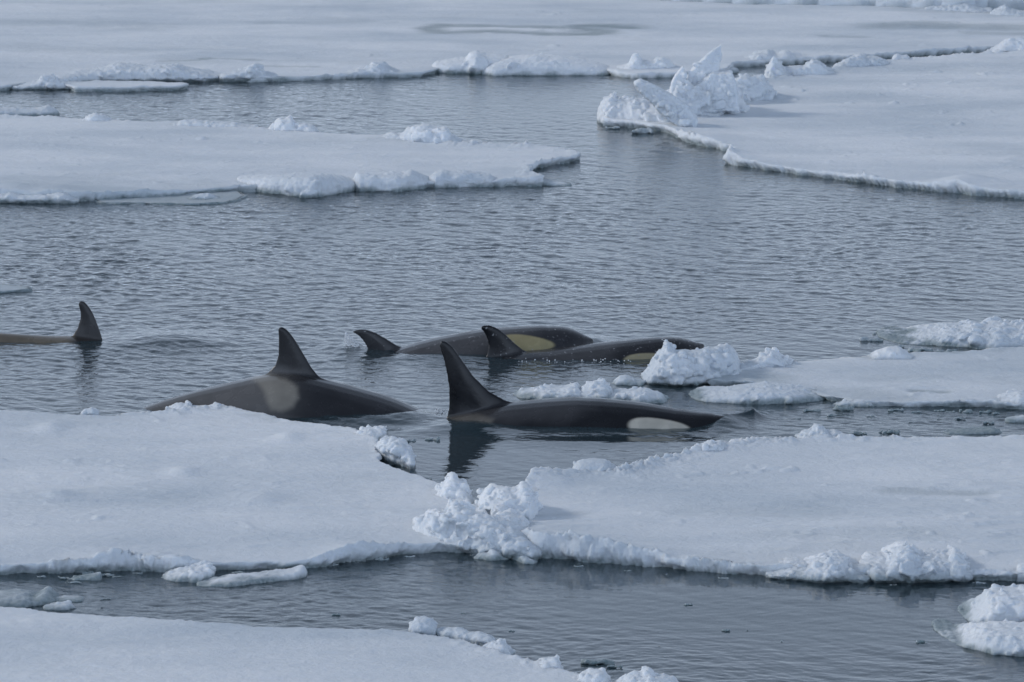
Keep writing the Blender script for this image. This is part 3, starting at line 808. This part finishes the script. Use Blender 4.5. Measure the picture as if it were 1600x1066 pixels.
slab("lumpy snow piece jutting from the front right floe's left corner", [(788, 866), (795, 858), (810, 862), (825, 868), (838, 876)], [(788, 870), (820, 882), (838, 882)], 0.35, n=50)

# --- bottom left floe's edge
hum("rounded snowball dome on the bottom left floe's far edge", [(640, 985), (644, 974), (652, 966), (664, 964), (674, 969), (682, 982)], [(640, 988), (682, 989)], 0.26, n=16, blocky=.1, amp=.012)
hum("low crumbs of snow trailing right of the snowball dome", [(684, 986), (700, 980), (716, 982), (735, 990), (742, 988), (762, 992), (776, 1002)], [(684, 990), (776, 1008)], 0.25, n=50)
hum("flattened snow lump at the bottom floe's corner by dark ice bits", [(756, 1014), (768, 1003), (780, 1000), (792, 1010), (800, 1018)], [(756, 1020), (800, 1024)], 0.25, n=40)
hum("pointed snow lump further right on the bottom floe's sloping edge", [(832, 1044), (845, 1030), (856, 1025), (868, 1024), (872, 1036), (876, 1046)], [(832, 1046), (876, 1050)], 0.25, n=40)
hum("snow lump near the bottom edge, left of the jagged one", [(895, 1062), (915, 1050), (930, 1046), (944, 1052), (952, 1066)], [(895, 1068), (952, 1072)], 0.3, n=40)
hum("jagged snow lump cut by the bottom edge of the picture", [(962, 1066), (985, 1052), (1005, 1050), (1014, 1043), (1022, 1052), (1045, 1056), (1062, 1068)], [(962, 1080), (1062, 1082)], 0.4, n=60)

# --- ice behind the nearest orca
hum("tall white snow hummock in front of an orca's head, with a curled spike", [(1003, 592), (1014, 576), (1022, 560), (1030, 550), (1038, 540), (1040, 528), (1046, 535), (1054, 546), (1080, 549), (1110, 543), (1135, 538), (1145, 545), (1152, 562), (1160, 580)], [(1003, 597), (1060, 601), (1110, 596), (1160, 584)], 0.8, n=150, z0=0.03, wet_top=.05, core=0.97, rmax=0.10, crumbs=1.6)
hum("rounded leaning snow knob right of the tall hummock", [(1148, 576), (1165, 568), (1182, 561), (1192, 550), (1204, 544), (1214, 546), (1222, 556), (1238, 566)], [(1148, 582), (1238, 570)], 0.4, n=60, z0=.05)
hum("low smooth snow dome on the slushy floe below the far right rubble", [(1356, 559), (1370, 549), (1388, 542), (1405, 543), (1418, 552), (1425, 560)], [(1356, 562), (1425, 562)], 0.4, n=24, blocky=.1, z0=.05, amp=.015)
mound("ice_rubble", "wide heap of rounded snow rubble afloat at the right edge", "ice rubble", [(1372, 533), (1400, 527), (1425, 521), (1450, 514), (1478, 506), (1500, 507), (1520, 502), (1540, 508), (1562, 503), (1600, 505), (1660, 508), (1720, 530)], [(1372, 536), (1450, 541), (1540, 548), (1720, 550)], 1.3, n=170, afloat=True, rmax=.15, blocky=.25, wet_top=.05)
slab("left end of the white slush chain behind the nearest orca", [(803, 617), (815, 608), (835, 606), (858, 602), (880, 603), (898, 596), (908, 606), (925, 616)], [(803, 622), (850, 627), (925, 626)], 0.55, n=90, p=2.4)
slab("peaked middle lump of the white slush chain", [(902, 612), (912, 602), (922, 597), (930, 594), (940, 589), (944, 596), (956, 606), (968, 618)], [(902, 626), (968, 627)], 0.4, n=60, p=2.2)
slab("right end of the white slush chain, low and rounded", [(940, 616), (960, 610), (985, 607), (1010, 607), (1030, 614), (1044, 624)], [(940, 627), (1000, 632), (1044, 630)], 0.5, n=60, p=2.6)
slab("small round snow lump afloat between the slush chain and tall hummock", [(958, 597), (968, 588), (978, 587), (990, 592), (1006, 595)], [(958, 602), (1006, 603)], 0.3, n=30, p=2.4)
slab("long low slab afloat right of the bow wave", [(1078, 618), (1092, 611), (1130, 608), (1165, 603), (1200, 600), (1240, 604), (1275, 609), (1296, 617)], [(1078, 627), (1150, 633), (1240, 631), (1296, 625)], 0.8, n=90, jag=.6, wet_top=.06)
slab("small low slab at the slushy floe's front, right of the long slab", [(1305, 630), (1325, 626), (1345, 625), (1368, 632)], [(1305, 634), (1368, 636)], 0.2, n=30)
slab("wedge-shaped slab at the right edge below the slushy floe", [(1518, 632), (1545, 624), (1570, 618), (1590, 611), (1620, 612), (1680, 620)], [(1518, 636), (1590, 641), (1680, 642)], 0.6, n=50, jag=.5)
slab("tiny pale slab at the right edge near dark floating ice", [(1570, 656), (1590, 651), (1620, 652), (1640, 658)], [(1570, 660), (1640, 662)], 0.2, n=24, jag=.5)
slab("dark wet grey ice lump lying low beside the right floe's back edge", [(1475, 676), (1500, 671), (1530, 670), (1552, 667), (1565, 674)], [(1475, 679), (1565, 679)], 0.25, n=24, jag=.6, wet0=.8)

# --- the foreground lead
slab("upper snow-covered slab of the pile in the lower right corner", [(1498, 968), (1506, 955), (1530, 943), (1538, 928), (1550, 919), (1580, 916), (1620, 914), (1700, 925)], [(1498, 972), (1540, 985), (1600, 985), (1700, 988)], 0.9, n=110, p=2.6, blocky=.3)
slab("lower slab of the pile in the lower right corner, reaching into the water", [(1458, 992), (1470, 984), (1480, 982), (1495, 990), (1520, 980), (1545, 976), (1580, 975), (1700, 975)], [(1458, 996), (1500, 1012), (1540, 1024), (1600, 1029), (1700, 1032)], 0.9, n=120, p=3, blocky=.3)
slab("lumpy snow chunk afloat beside the long tilted slab", [(256, 903), (266, 893), (285, 888), (300, 884), (315, 882), (328, 876), (334, 886), (336, 898)], [(256, 908), (300, 911), (336, 908)], 0.45, n=90, p=2.2)
slab("long thin tilted slab afloat in the lead at lower left", [(308, 914), (340, 905), (380, 899), (420, 894), (455, 890), (474, 885), (479, 894)], [(308, 919), (360, 918), (420, 911), (479, 906)], 0.35, n=40, jag=.4, crumbs=.4, p=4, amp=.012)
slab("small tilted slab afloat near the lead's upper left shore", [(112, 905), (125, 899), (145, 896), (157, 894), (159, 900)], [(112, 907), (159, 907)], 0.2, n=24, jag=.4, amp=.01)
slab("low grey wet slab with a snowy knob at the left edge", [(-60, 930), (-10, 925), (30, 925), (55, 930), (66, 924), (75, 921), (84, 932), (92, 938)], [(-60, 948), (40, 950), (92, 942)], 0.5, n=40, jag=.5, wet0=.35, wet_top=.16, amp=.015)
slab("flat pale sliver of ice beside the grey wet slab", [(82, 936), (100, 933), (120, 934), (132, 938)], [(82, 940), (132, 940)], 0.2, n=20, jag=.3, amp=.01)
slab("white snow piece stuck on the bottom left floe's edge", [(68, 949), (80, 944), (98, 942), (106, 941), (110, 950)], [(68, 953), (110, 954)], 0.2, n=40)
slab("twin snow pieces along the shore at the far left of the lead", [(5, 890), (18, 884), (30, 889), (45, 887), (66, 886), (70, 892)], [(5, 893), (70, 894)], 0.2, n=36)

# --- tiny fragments of brash ice
def brash(label, spots, group, wet0):
    for (px, py, w) in spots:
        SEED[0] += 1
        rng = np.random.RandomState(SEED[0])
        c = at(px, py, 0.0)
        s = w / F * c[1]
        sh = Shells()
        for k in range(5):
            d = np.array([(k - 2) * 0.2 * s, rng.uniform(-.12, .12) * s, 0.06 * s])
            sh.chunk(c + d, s * rng.uniform(0.17, 0.27), rng, 0.5, 0.6)
        finish_ice(sh, max(0.008, s * 0.05), "ice_fragment", label, "ice fragment", 0.004, SEED[0], group, 1, wet0=wet0)

brash("tiny dark wet ice fragment drifting in the calm lower right lead", [(1075, 946, 14), (1134, 986, 14), (1168, 985, 6), (1440, 1004, 18), (1284, 948, 6), (1017, 970, 6), (1032, 1010, 8), (958, 1001, 7), (1222, 1002, 8)], "fragments in the lower right lead", 0.95)
brash("dark flat ice fragment drifting by the bottom left floe's right end", [(870, 960, 9), (800, 987, 12), (792, 1017, 14), (930, 1038, 46), (960, 1043, 24), (756, 993, 12), (725, 959, 10), (527, 962, 16)], "fragments by the bottom left floe", 0.9)
brash("dark grey ice fragment floating in the channel right of the bow wave", [(1268, 643, 26), (1318, 641, 34), (1400, 642, 22), (1432, 645, 16), (1467, 643, 14), (1485, 645, 12), (1510, 645, 22), (1538, 645, 18), (1556, 647, 12), (1468, 655, 8), (1388, 677, 30), (1340, 679, 26)], "fragments in the channel beside the bow wave", 0.85)
brash("dark ice fragment in the narrow lead at the left, among small slabs", [(100, 904, 16), (168, 900, 22), (183, 902, 14), (165, 937, 16), (160, 949, 10), (118, 911, 16), (140, 898, 24), (106, 911, 10)], "fragments in the lead at the left", 0.8)
brash("flat grey ice fragment floating below the tall pressure ridge", [(956, 201, 22), (1004, 208, 36)], "fragments below the tall ridge", 0.55)
brash("grey ice fragment floating in front of the far right snow rubble", [(1362, 533, 30), (1400, 543, 26), (1440, 550, 40), (1480, 551, 30)], "fragments before the far right rubble", 0.6)
brash("small white crumb of ice drifting close under a front floe's edge", [(372, 896, 18), (520, 884, 16), (560, 880, 12), (596, 876, 20), (640, 871, 14), (905, 886, 16), (980, 893, 12), (1040, 899, 10), (1130, 905, 14), (1395, 915, 12), (1530, 912, 20), (66, 902, 14), (215, 897, 16)], "white crumbs under the front floes' edges", 0.25)
brash("small white crumb of ice drifting in the channel right of the bow wave", [(1300, 650, 16), (1360, 651, 12), (1500, 655, 18), (1246, 655, 14), (1545, 662, 20), (1425, 660, 10)], "white crumbs in the channel beside the bow wave", 0.3)
brash("dark ice fragment lying in the pool below the orcas", [(640, 690, 20), (675, 688, 22), (628, 722, 34), (670, 748, 12)], "fragments in the pool", 0.8)

# ---------------------------------------------------------------- orcas
def smooth_interp(xs, ys, q, width):
    d = np.linspace(xs[0], xs[-1], 600)
    v = np.interp(d, xs, ys)
    k = max(1, int(width / (d[1] - d[0])))
    ker = np.hanning(2 * k + 3); ker /= ker.sum()
    v = np.convolve(np.pad(v, k + 1, mode='edge'), ker, 'valid')
    return np.interp(q, d, v)

S_B = np.array([0, .015, .04, .08, .14, .22, .30, .38, .48, .58, .68, .78, .86, .92, .97, 1.0])
R_T = np.array([.006, .026, .046, .066, .085, .098, .104, .106, .101, .089, .071, .050, .035, .025, .018, .012])
R_B = np.array([.006, .024, .044, .064, .084, .100, .108, .108, .100, .083, .062, .042, .029, .021, .016, .011])
R_W = np.array([.006, .030, .052, .070, .086, .098, .102, .101, .091, .074, .053, .033, .021, .015, .012, .012])

def orca(label, g1, g2, Lm, lead_px, back, lead_edge, trail_edge, paint, before=(), after=(), fin_th=0.05, voxel=0.013, width_px=14):
    """g1,g2: two points of the animal's midline on the water; back: top outline; fin edges from base to tip (all as photographed)"""
    A = at(*g1); B = at(*g2)
    d = (B - A)[:2]; d /= np.linalg.norm(d)
    nrm = np.array([-d[1], d[0]])          # away from the viewer
    def on_plane(px, py):
        rx, ry, rz = ray(px, py)
        # A + a*d = t*(rx,ry)
        M = np.array([[rx, -d[0]], [ry, -d[1]]])
        t, a = np.linalg.solve(M, A[:2])
        return a, CAM_H + t * rz
    a0, _ = on_plane(*lead_px)
    snout = a0 + 0.343 * Lm                # along-coordinate of the snout tip
    def s_of(a): return (snout - a) / Lm
    bs = sorted([(s_of(a), z) for a, z in (on_plane(*q) for q in back)])
    pts = list(before) + bs + list(after)
    xs = np.array([q[0] for q in pts]); zs = np.array([q[1] for q in pts])
    def back_z(s): return smooth_interp(xs, zs, s, 0.025)
    def rt(s): return np.interp(s, S_B, R_T) * Lm
    # canonical body: x = -s*L, straight spine
    sh = Shells()
    ns, nt = 90, 36
    ss = np.concatenate([np.linspace(0, .06, 18), np.linspace(.06, 1, ns - 17)[1:]])
    th = np.linspace(0, 2 * np.pi, nt, endpoint=False)
    rows = []
    for s in ss:
        t_, b_, w_ = (np.interp(s, S_B, R) * Lm for R in (R_T, R_B, R_W))
        c_, s_ = np.cos(th), np.sin(th)
        yy = np.sign(c_) * np.abs(c_) ** 0.95 * w_
        zz = np.where(s_ > 0, s_ * t_, s_ * b_)
        rows.append(np.stack([np.full(nt, -s * Lm), yy, zz], 1))
    co = np.concatenate(rows); f = []
    n_ = len(ss)
    for i in range(n_ - 1):
        for k in range(nt):
            f.append((i * nt + k, i * nt + (k + 1) % nt, (i + 1) * nt + (k + 1) % nt, (i + 1) * nt + k))
    f.append(tuple(range(nt - 1, -1, -1))); f.append(tuple((n_ - 1) * nt + k for k in range(nt)))
    sh.add(co, f)
    def dz(s): return back_z(s) - rt(s)
    # dorsal fin: lens sections between leading and trailing edge
    def edge(e):
        q = np.array([on_plane(*p) for p in e])
        X = q[:, 0] - snout; Z = q[:, 1] - dz(-X / Lm)
        l = np.concatenate([[0], np.cumsum(np.hypot(np.diff(X), np.diff(q[:, 1])))])
        tt = np.linspace(0, l[-1], 30)
        return smooth_interp(l, X, tt, l[-1] * .05), smooth_interp(l, Z, tt, l[-1] * .05)
    lx, lz = edge(lead_edge); tx, tz = edge(trail_edge)
    # start inside the body
    lx = np.concatenate([[lx[0]], lx]); lz = np.concatenate([[lz[0] - 0.16], lz])
    tx = np.concatenate([[tx[0]], tx]); tz = np.concatenate([[tz[0] - 0.16], tz])
    m = 10
    rows = []
    for i in range(len(lx)):
        k = i / (len(lx) - 1)
        thick = fin_th * (1 - 0.75 * k)
        u = (1 - np.cos(np.linspace(0, np.pi, m))) / 2
        prof = np.sin(np.pi * u ** 0.75) * thick + 0.008
        X = lx[i] + (tx[i] - lx[i]) * u; Z = lz[i] + (tz[i] - lz[i]) * u
        rows.append(np.concatenate([np.stack([X, prof, Z], 1), np.stack([X[::-1], -prof[::-1], Z[::-1]], 1)]))
    co = np.concatenate(rows); f = []; mm = 2 * m
    for i in range(len(lx) - 1):
        for k in range(mm):
            f.append((i * mm + k, i * mm + (k + 1) % mm, (i + 1) * mm + (k + 1) % mm, (i + 1) * mm + k))
    f.append(tuple(range(mm - 1, -1, -1))); f.append(tuple((len(lx) - 1) * mm + k for k in range(mm)))
    sh.add(co, f)
    # tail flukes and pectoral paddles (under water)
    def paddle(pts2, zf, th_):
        c = len(pts2)
        P = np.array(pts2, float); ctr = P.mean(0)
        up = np.array([[x, y, zf(x, y) + th_] for x, y in ctr + (P - ctr) * 0.8]); dn = up.copy(); dn[:, 2] -= 2 * th_
        mid = np.array([[x, y, zf(x, y)] for x, y in P])
        v = np.concatenate([up, mid, dn])
        ff = [tuple(range(c)), tuple(range(3 * c - 1, 2 * c - 1, -1))]
        for i in range(c):
            j = (i + 1) % c
            ff.append((i, i + c, j + c, j)); ff.append((i + c, i + 2 * c, j + 2 * c, j + c))
        sh.add(v, ff)
    for sg in (-1, 1):
        fl = [(-.955, 0), (-.965, .03), (-.985, .07), (-1.02, .125), (-1.035, .135), (-1.03, .10), (-1.012, .05), (-1.005, 0.0)]
        paddle([(x * Lm, sg * y * Lm) for x, y in fl], lambda x, y: 0.0, 0.010 * Lm / 2)
        pc = [(-.20, .07), (-.215, .10), (-.25, .15), (-.29, .175), (-.32, .17), (-.325, .14), (-.30, .10), (-.28, .07)]
        paddle([(x * Lm, sg * y * Lm) for x, y in pc], lambda x, y: -0.05 * Lm - abs(y) * 0.35, 0.008 * Lm)
    me = voxelize(np.concatenate(sh.co), sh.f, voxel, 7, 0.5)
    co = get_co(me)
    s = np.clip(-co[:, 0] / Lm, -0.02, 1.06)
    zw = co[:, 2] + dz(np.clip(s, 0, 1))
    a = co[:, 0] + snout
    wxy = A[:2] + a[:, None] * d + co[:, 1][:, None] * nrm
    # skin pattern, read off the flank facing the viewer and mirrored to the other flank
    nxy = A[:2] + a[:, None] * d - np.abs(co[:, 1])[:, None] * nrm
    PX, PY = to_px(nxy[:, 0], nxy[:, 1], zw)
    rel = co[:, 2] / rt(np.clip(s, 0.01, 1))
    rgb = np.zeros((len(co), 3)) + np.array(paint['base'])
    wob = fbm(co[:, 0] * 2.5, co[:, 1] * 2.5, co[:, 2] * 2.5, octaves=4)
    for kind, geom, soft, colr, amt in paint['marks']:
        if kind == 'along':          # geom: (px from, px to)
            mk = sstep(geom[0], geom[1], PX + 10 * wob)
        elif kind == 'poly':
            mk = sstep(-soft, soft, poly_sdf(PX, PY, geom) + 0.8 * soft * wob)
        elif kind == 'ell':
            cx, cy, rx, ry, ang = geom
            ca, sa = math.cos(ang), math.sin(ang)
            u = ((PX - cx) * ca + (PY - cy) * sa) / rx; v = (-(PX - cx) * sa + (PY - cy) * ca) / ry
            mk = sstep(1 + soft, 1 - soft, np.sqrt(np.abs(u) ** 2 + np.abs(v * (1 + 0.25 * u)) ** 2) + 0.09 * wob)
        elif kind == 'fin':
            mk = sstep(geom[0], geom[1], rel)
            mk = mk * (s > 0.25) * (s < 0.56)
        mk = mk * amt
        rgb = rgb * (1 - mk[:, None]) + np.array(colr) * mk[:, None]
    belly = sstep(-0.35, -0.6, rel + 0.2 * wob) * (s < 0.6)
    rgb = rgb * (1 - belly[:, None]) + np.array((0.5, 0.47, 0.4)) * belly[:, None]
    co2 = np.stack([wxy[:, 0], wxy[:, 1], zw], 1)
    me.vertices.foreach_set("co", co2.astype(np.float32).ravel())
    me.polygons.foreach_set("use_smooth", np.ones(len(me.polygons), bool))
    me.update()
    set_col(me, "paint", rgb)
    set_attr(me, "speck", np.full(len(co), paint.get("speck", 0.0)))
    o = link("orca", me, SKIN, label, "orca", "orcas surfacing in the lead")
    rebase(o)
    return o

BLK = (0.010, 0.0105, 0.013); GRY = (0.050, 0.050, 0.054); BRN = (0.105, 0.102, 0.101); PALE = (0.25, 0.232, 0.20)
# nearest orca
orca("nearest orca with the tall upright dorsal fin and a pale grey-white eye patch",
     (700, 656), (1140, 663), 6.0, (800, 628),
     [(697, 655), (740, 643), (790, 630), (850, 624), (900, 621), (950, 624), (1000, 629), (1045, 637), (1085, 643), (1115, 646), (1138, 653)],
     [(806, 630), (790, 626), (765, 612), (740, 588), (722, 562), (708, 542), (697, 533), (690, 532)],
     [(694, 662), (699, 648), (702, 630), (701, 605), (697, 580), (692, 558), (686, 540), (688, 534)],
     dict(base=BLK, marks=[('poly', [(720, 640), (800, 625), (900, 622), (930, 640), (900, 652), (800, 662), (720, 665)], 14, GRY, 0.75),
                           ('poly', [(700, 652), (745, 648), (772, 655), (765, 668), (700, 668)], 5, PALE, 0.35),
                           ('fin', (1.08, 1.25), 0, BLK, 1.0),
                           ('ell', (1031, 667, 47, 12.5, 0.07), 0.10, (0.48, 0.45, 0.385), 1.0)]),
     before=[(0.0, 0.02)], after=[(0.52, -0.14), (0.62, -0.42), (0.8, -0.8), (1.0, -0.9)])
# left orca
orca("grey-brown orca on the left, back arched and a pale saddle patch below its fin",
     (240, 637), (640, 643), 6.0, (510, 594),
     [(215, 640), (240, 631), (270, 621), (300, 612), (350, 600), (400, 588), (430, 583), (470, 584), (510, 594), (550, 604), (590, 615), (625, 627), (655, 641), (672, 650)],
     [(518, 596), (500, 590), (488, 576), (474, 552), (462, 532), (451, 517), (443, 511), (439, 511)],
     [(405, 592), (420, 581), (430, 570), (434, 556), (435, 540), (435, 524), (433, 514), (437, 511)],
     dict(base=(0.022, 0.022, 0.025), marks=[('along', (500, 395), 0, BRN, 0.95),
                           ('poly', [(385, 584), (418, 585), (446, 594), (464, 606), (466, 622), (457, 634), (440, 641), (424, 640), (416, 628), (412, 612), (402, 598)], 6.5, PALE, 0.78),
                           ('poly', [(505, 590), (560, 600), (640, 640), (600, 640), (540, 615), (500, 605)], 10, GRY, 0.6),
                           ('fin', (1.03, 1.16), 0, BLK, 1.0)]),
     before=[(0.0, -1.3), (0.1, -0.65)], after=[(0.72, -0.25), (0.85, -0.6), (1.0, -0.9)])
# rear orca, its fin low
orca("rearmost orca with a low curved fin and a yellowish eye patch, partly hidden",
     (625, 548), (930, 548), 5.8, (628, 542),
     [(560, 556), (600, 551), (630, 542), (660, 533), (700, 524), (760, 514), (800, 511), (850, 509), (885, 511), (905, 518), (922, 528), (938, 540)],
     [(634, 547), (618, 538), (602, 528), (588, 520), (573, 515), (560, 515), (551, 518)],
     [(576, 552), (573, 543), (568, 534), (562, 527), (555, 522), (551, 520), (550, 519)],
     dict(base=(0.030, 0.030, 0.034), speck=0.7, marks=[('poly', [(560, 560), (700, 510), (800, 505), (830, 520), (790, 560), (700, 575)], 20, (0.075, 0.074, 0.077), 0.8),
                           ('ell', (822, 537, 44, 13, 0.06), 0.10, (0.29, 0.25, 0.14), 1.0), ('fin', (1.1, 1.3), 0, (0.045, 0.045, 0.048), .9)]),
     before=[(0.0, -0.25)], after=[(0.5, -0.3), (0.7, -0.7), (1.0, -0.9)], fin_th=0.045)
# second rear orca
orca("speckled dark orca heading behind the tall snow hummock, hooked fin at its rear",
     (760, 561), (1120, 549), 5.5, (822, 549),
     [(757, 562), (790, 555), (822, 549), (860, 546), (900, 541), (950, 535), (1000, 530), (1030, 527), (1060, 527), (1085, 533), (1110, 542), (1120, 547)],
     [(830, 552), (818, 547), (803, 535), (790, 522), (778, 513), (765, 508), (756, 508), (751, 511)],
     [(752, 568), (760, 556), (763, 545), (762, 533), (758, 523), (753, 516), (750, 512), (751, 511)],
     dict(base=(0.024, 0.024, 0.027), speck=0.8, marks=[('poly', [(790, 550), (900, 538), (960, 535), (960, 570), (790, 575)], 18, (0.066, 0.065, 0.068), 0.8),
                           ('ell', (1010, 560, 34, 8, -0.1), 0.12, (0.32, 0.28, 0.18), 1.0), ('fin', (1.08, 1.25), 0, BLK, 1.0)]),
     before=[(0.0, -0.05)], after=[(0.5, -0.2), (0.7, -0.7), (1.0, -0.9)], fin_th=0.045)
# far left orca
orca("far left orca showing only a dark fin and a yellow-brown strip of back",
     (0, 531), (160, 533), 3.9, (158, 530),
     [(-60, 522), (-20, 519), (30, 522), (80, 525), (112, 526), (140, 529), (160, 533)],
     [(162, 537), (158, 522), (152, 505), (145, 488), (137, 476), (130, 470), (126, 470)],
     [(104, 533), (114, 523), (121, 512), (125, 498), (125, 486), (122, 477), (123, 472)],
     dict(base=(0.13, 0.112, 0.088), marks=[('along', (100, 118), 0, (0.03, 0.028, 0.028), 1.0), ('fin', (1.05, 1.2), 0, (0.028, 0.027, 0.029), 1.0)]),
     before=[(0.0, -0.9), (0.15, -0.45), (.28, -0.15)], after=[(0.72, -0.2), (0.85, -0.5), (1.0, -0.7)], fin_th=0.04)

# ---------------------------------------------------------------- drops thrown up by the animals
def spray(label, cx, cy, w, h, n, seed, tri=True):
    rng = np.random.RandomState(seed)
    v, f = ico_np()
    sh = Shells()
    c = at(cx, cy)
    k = c[1] / F
    for i in range(n):
        a, b = rng.rand(), rng.rand()
        if tri and a + b > 1: a, b = 1 - a, 1 - b
        p = c + np.array([(a - 0.5) * w * k, rng.normal(0, 0.06), b * h * k])
        sh.add(v * rng.uniform(0.003, 0.0075) + p, f)
    me = bpy.data.meshes.new("spray"); me.from_pydata([tuple(q) for q in np.concatenate(sh.co)], [], sh.f); me.update()
    me.polygons.foreach_set("use_smooth", np.ones(len(me.polygons), bool))
    link("water_spray", me, SPRAY, label, "spray", kind="stuff")

spray("sheet of white drops streaming off the rearmost orca's low fin", 556, 545, 34, 26, 420, 1)
spray("small white splash beside the left orca's sinking head", 690, 646, 20, 7, 60, 2)
spray("specks of white water along the flank of the hook finned rear orca", 900, 566, 190, 4, 34, 3, False)
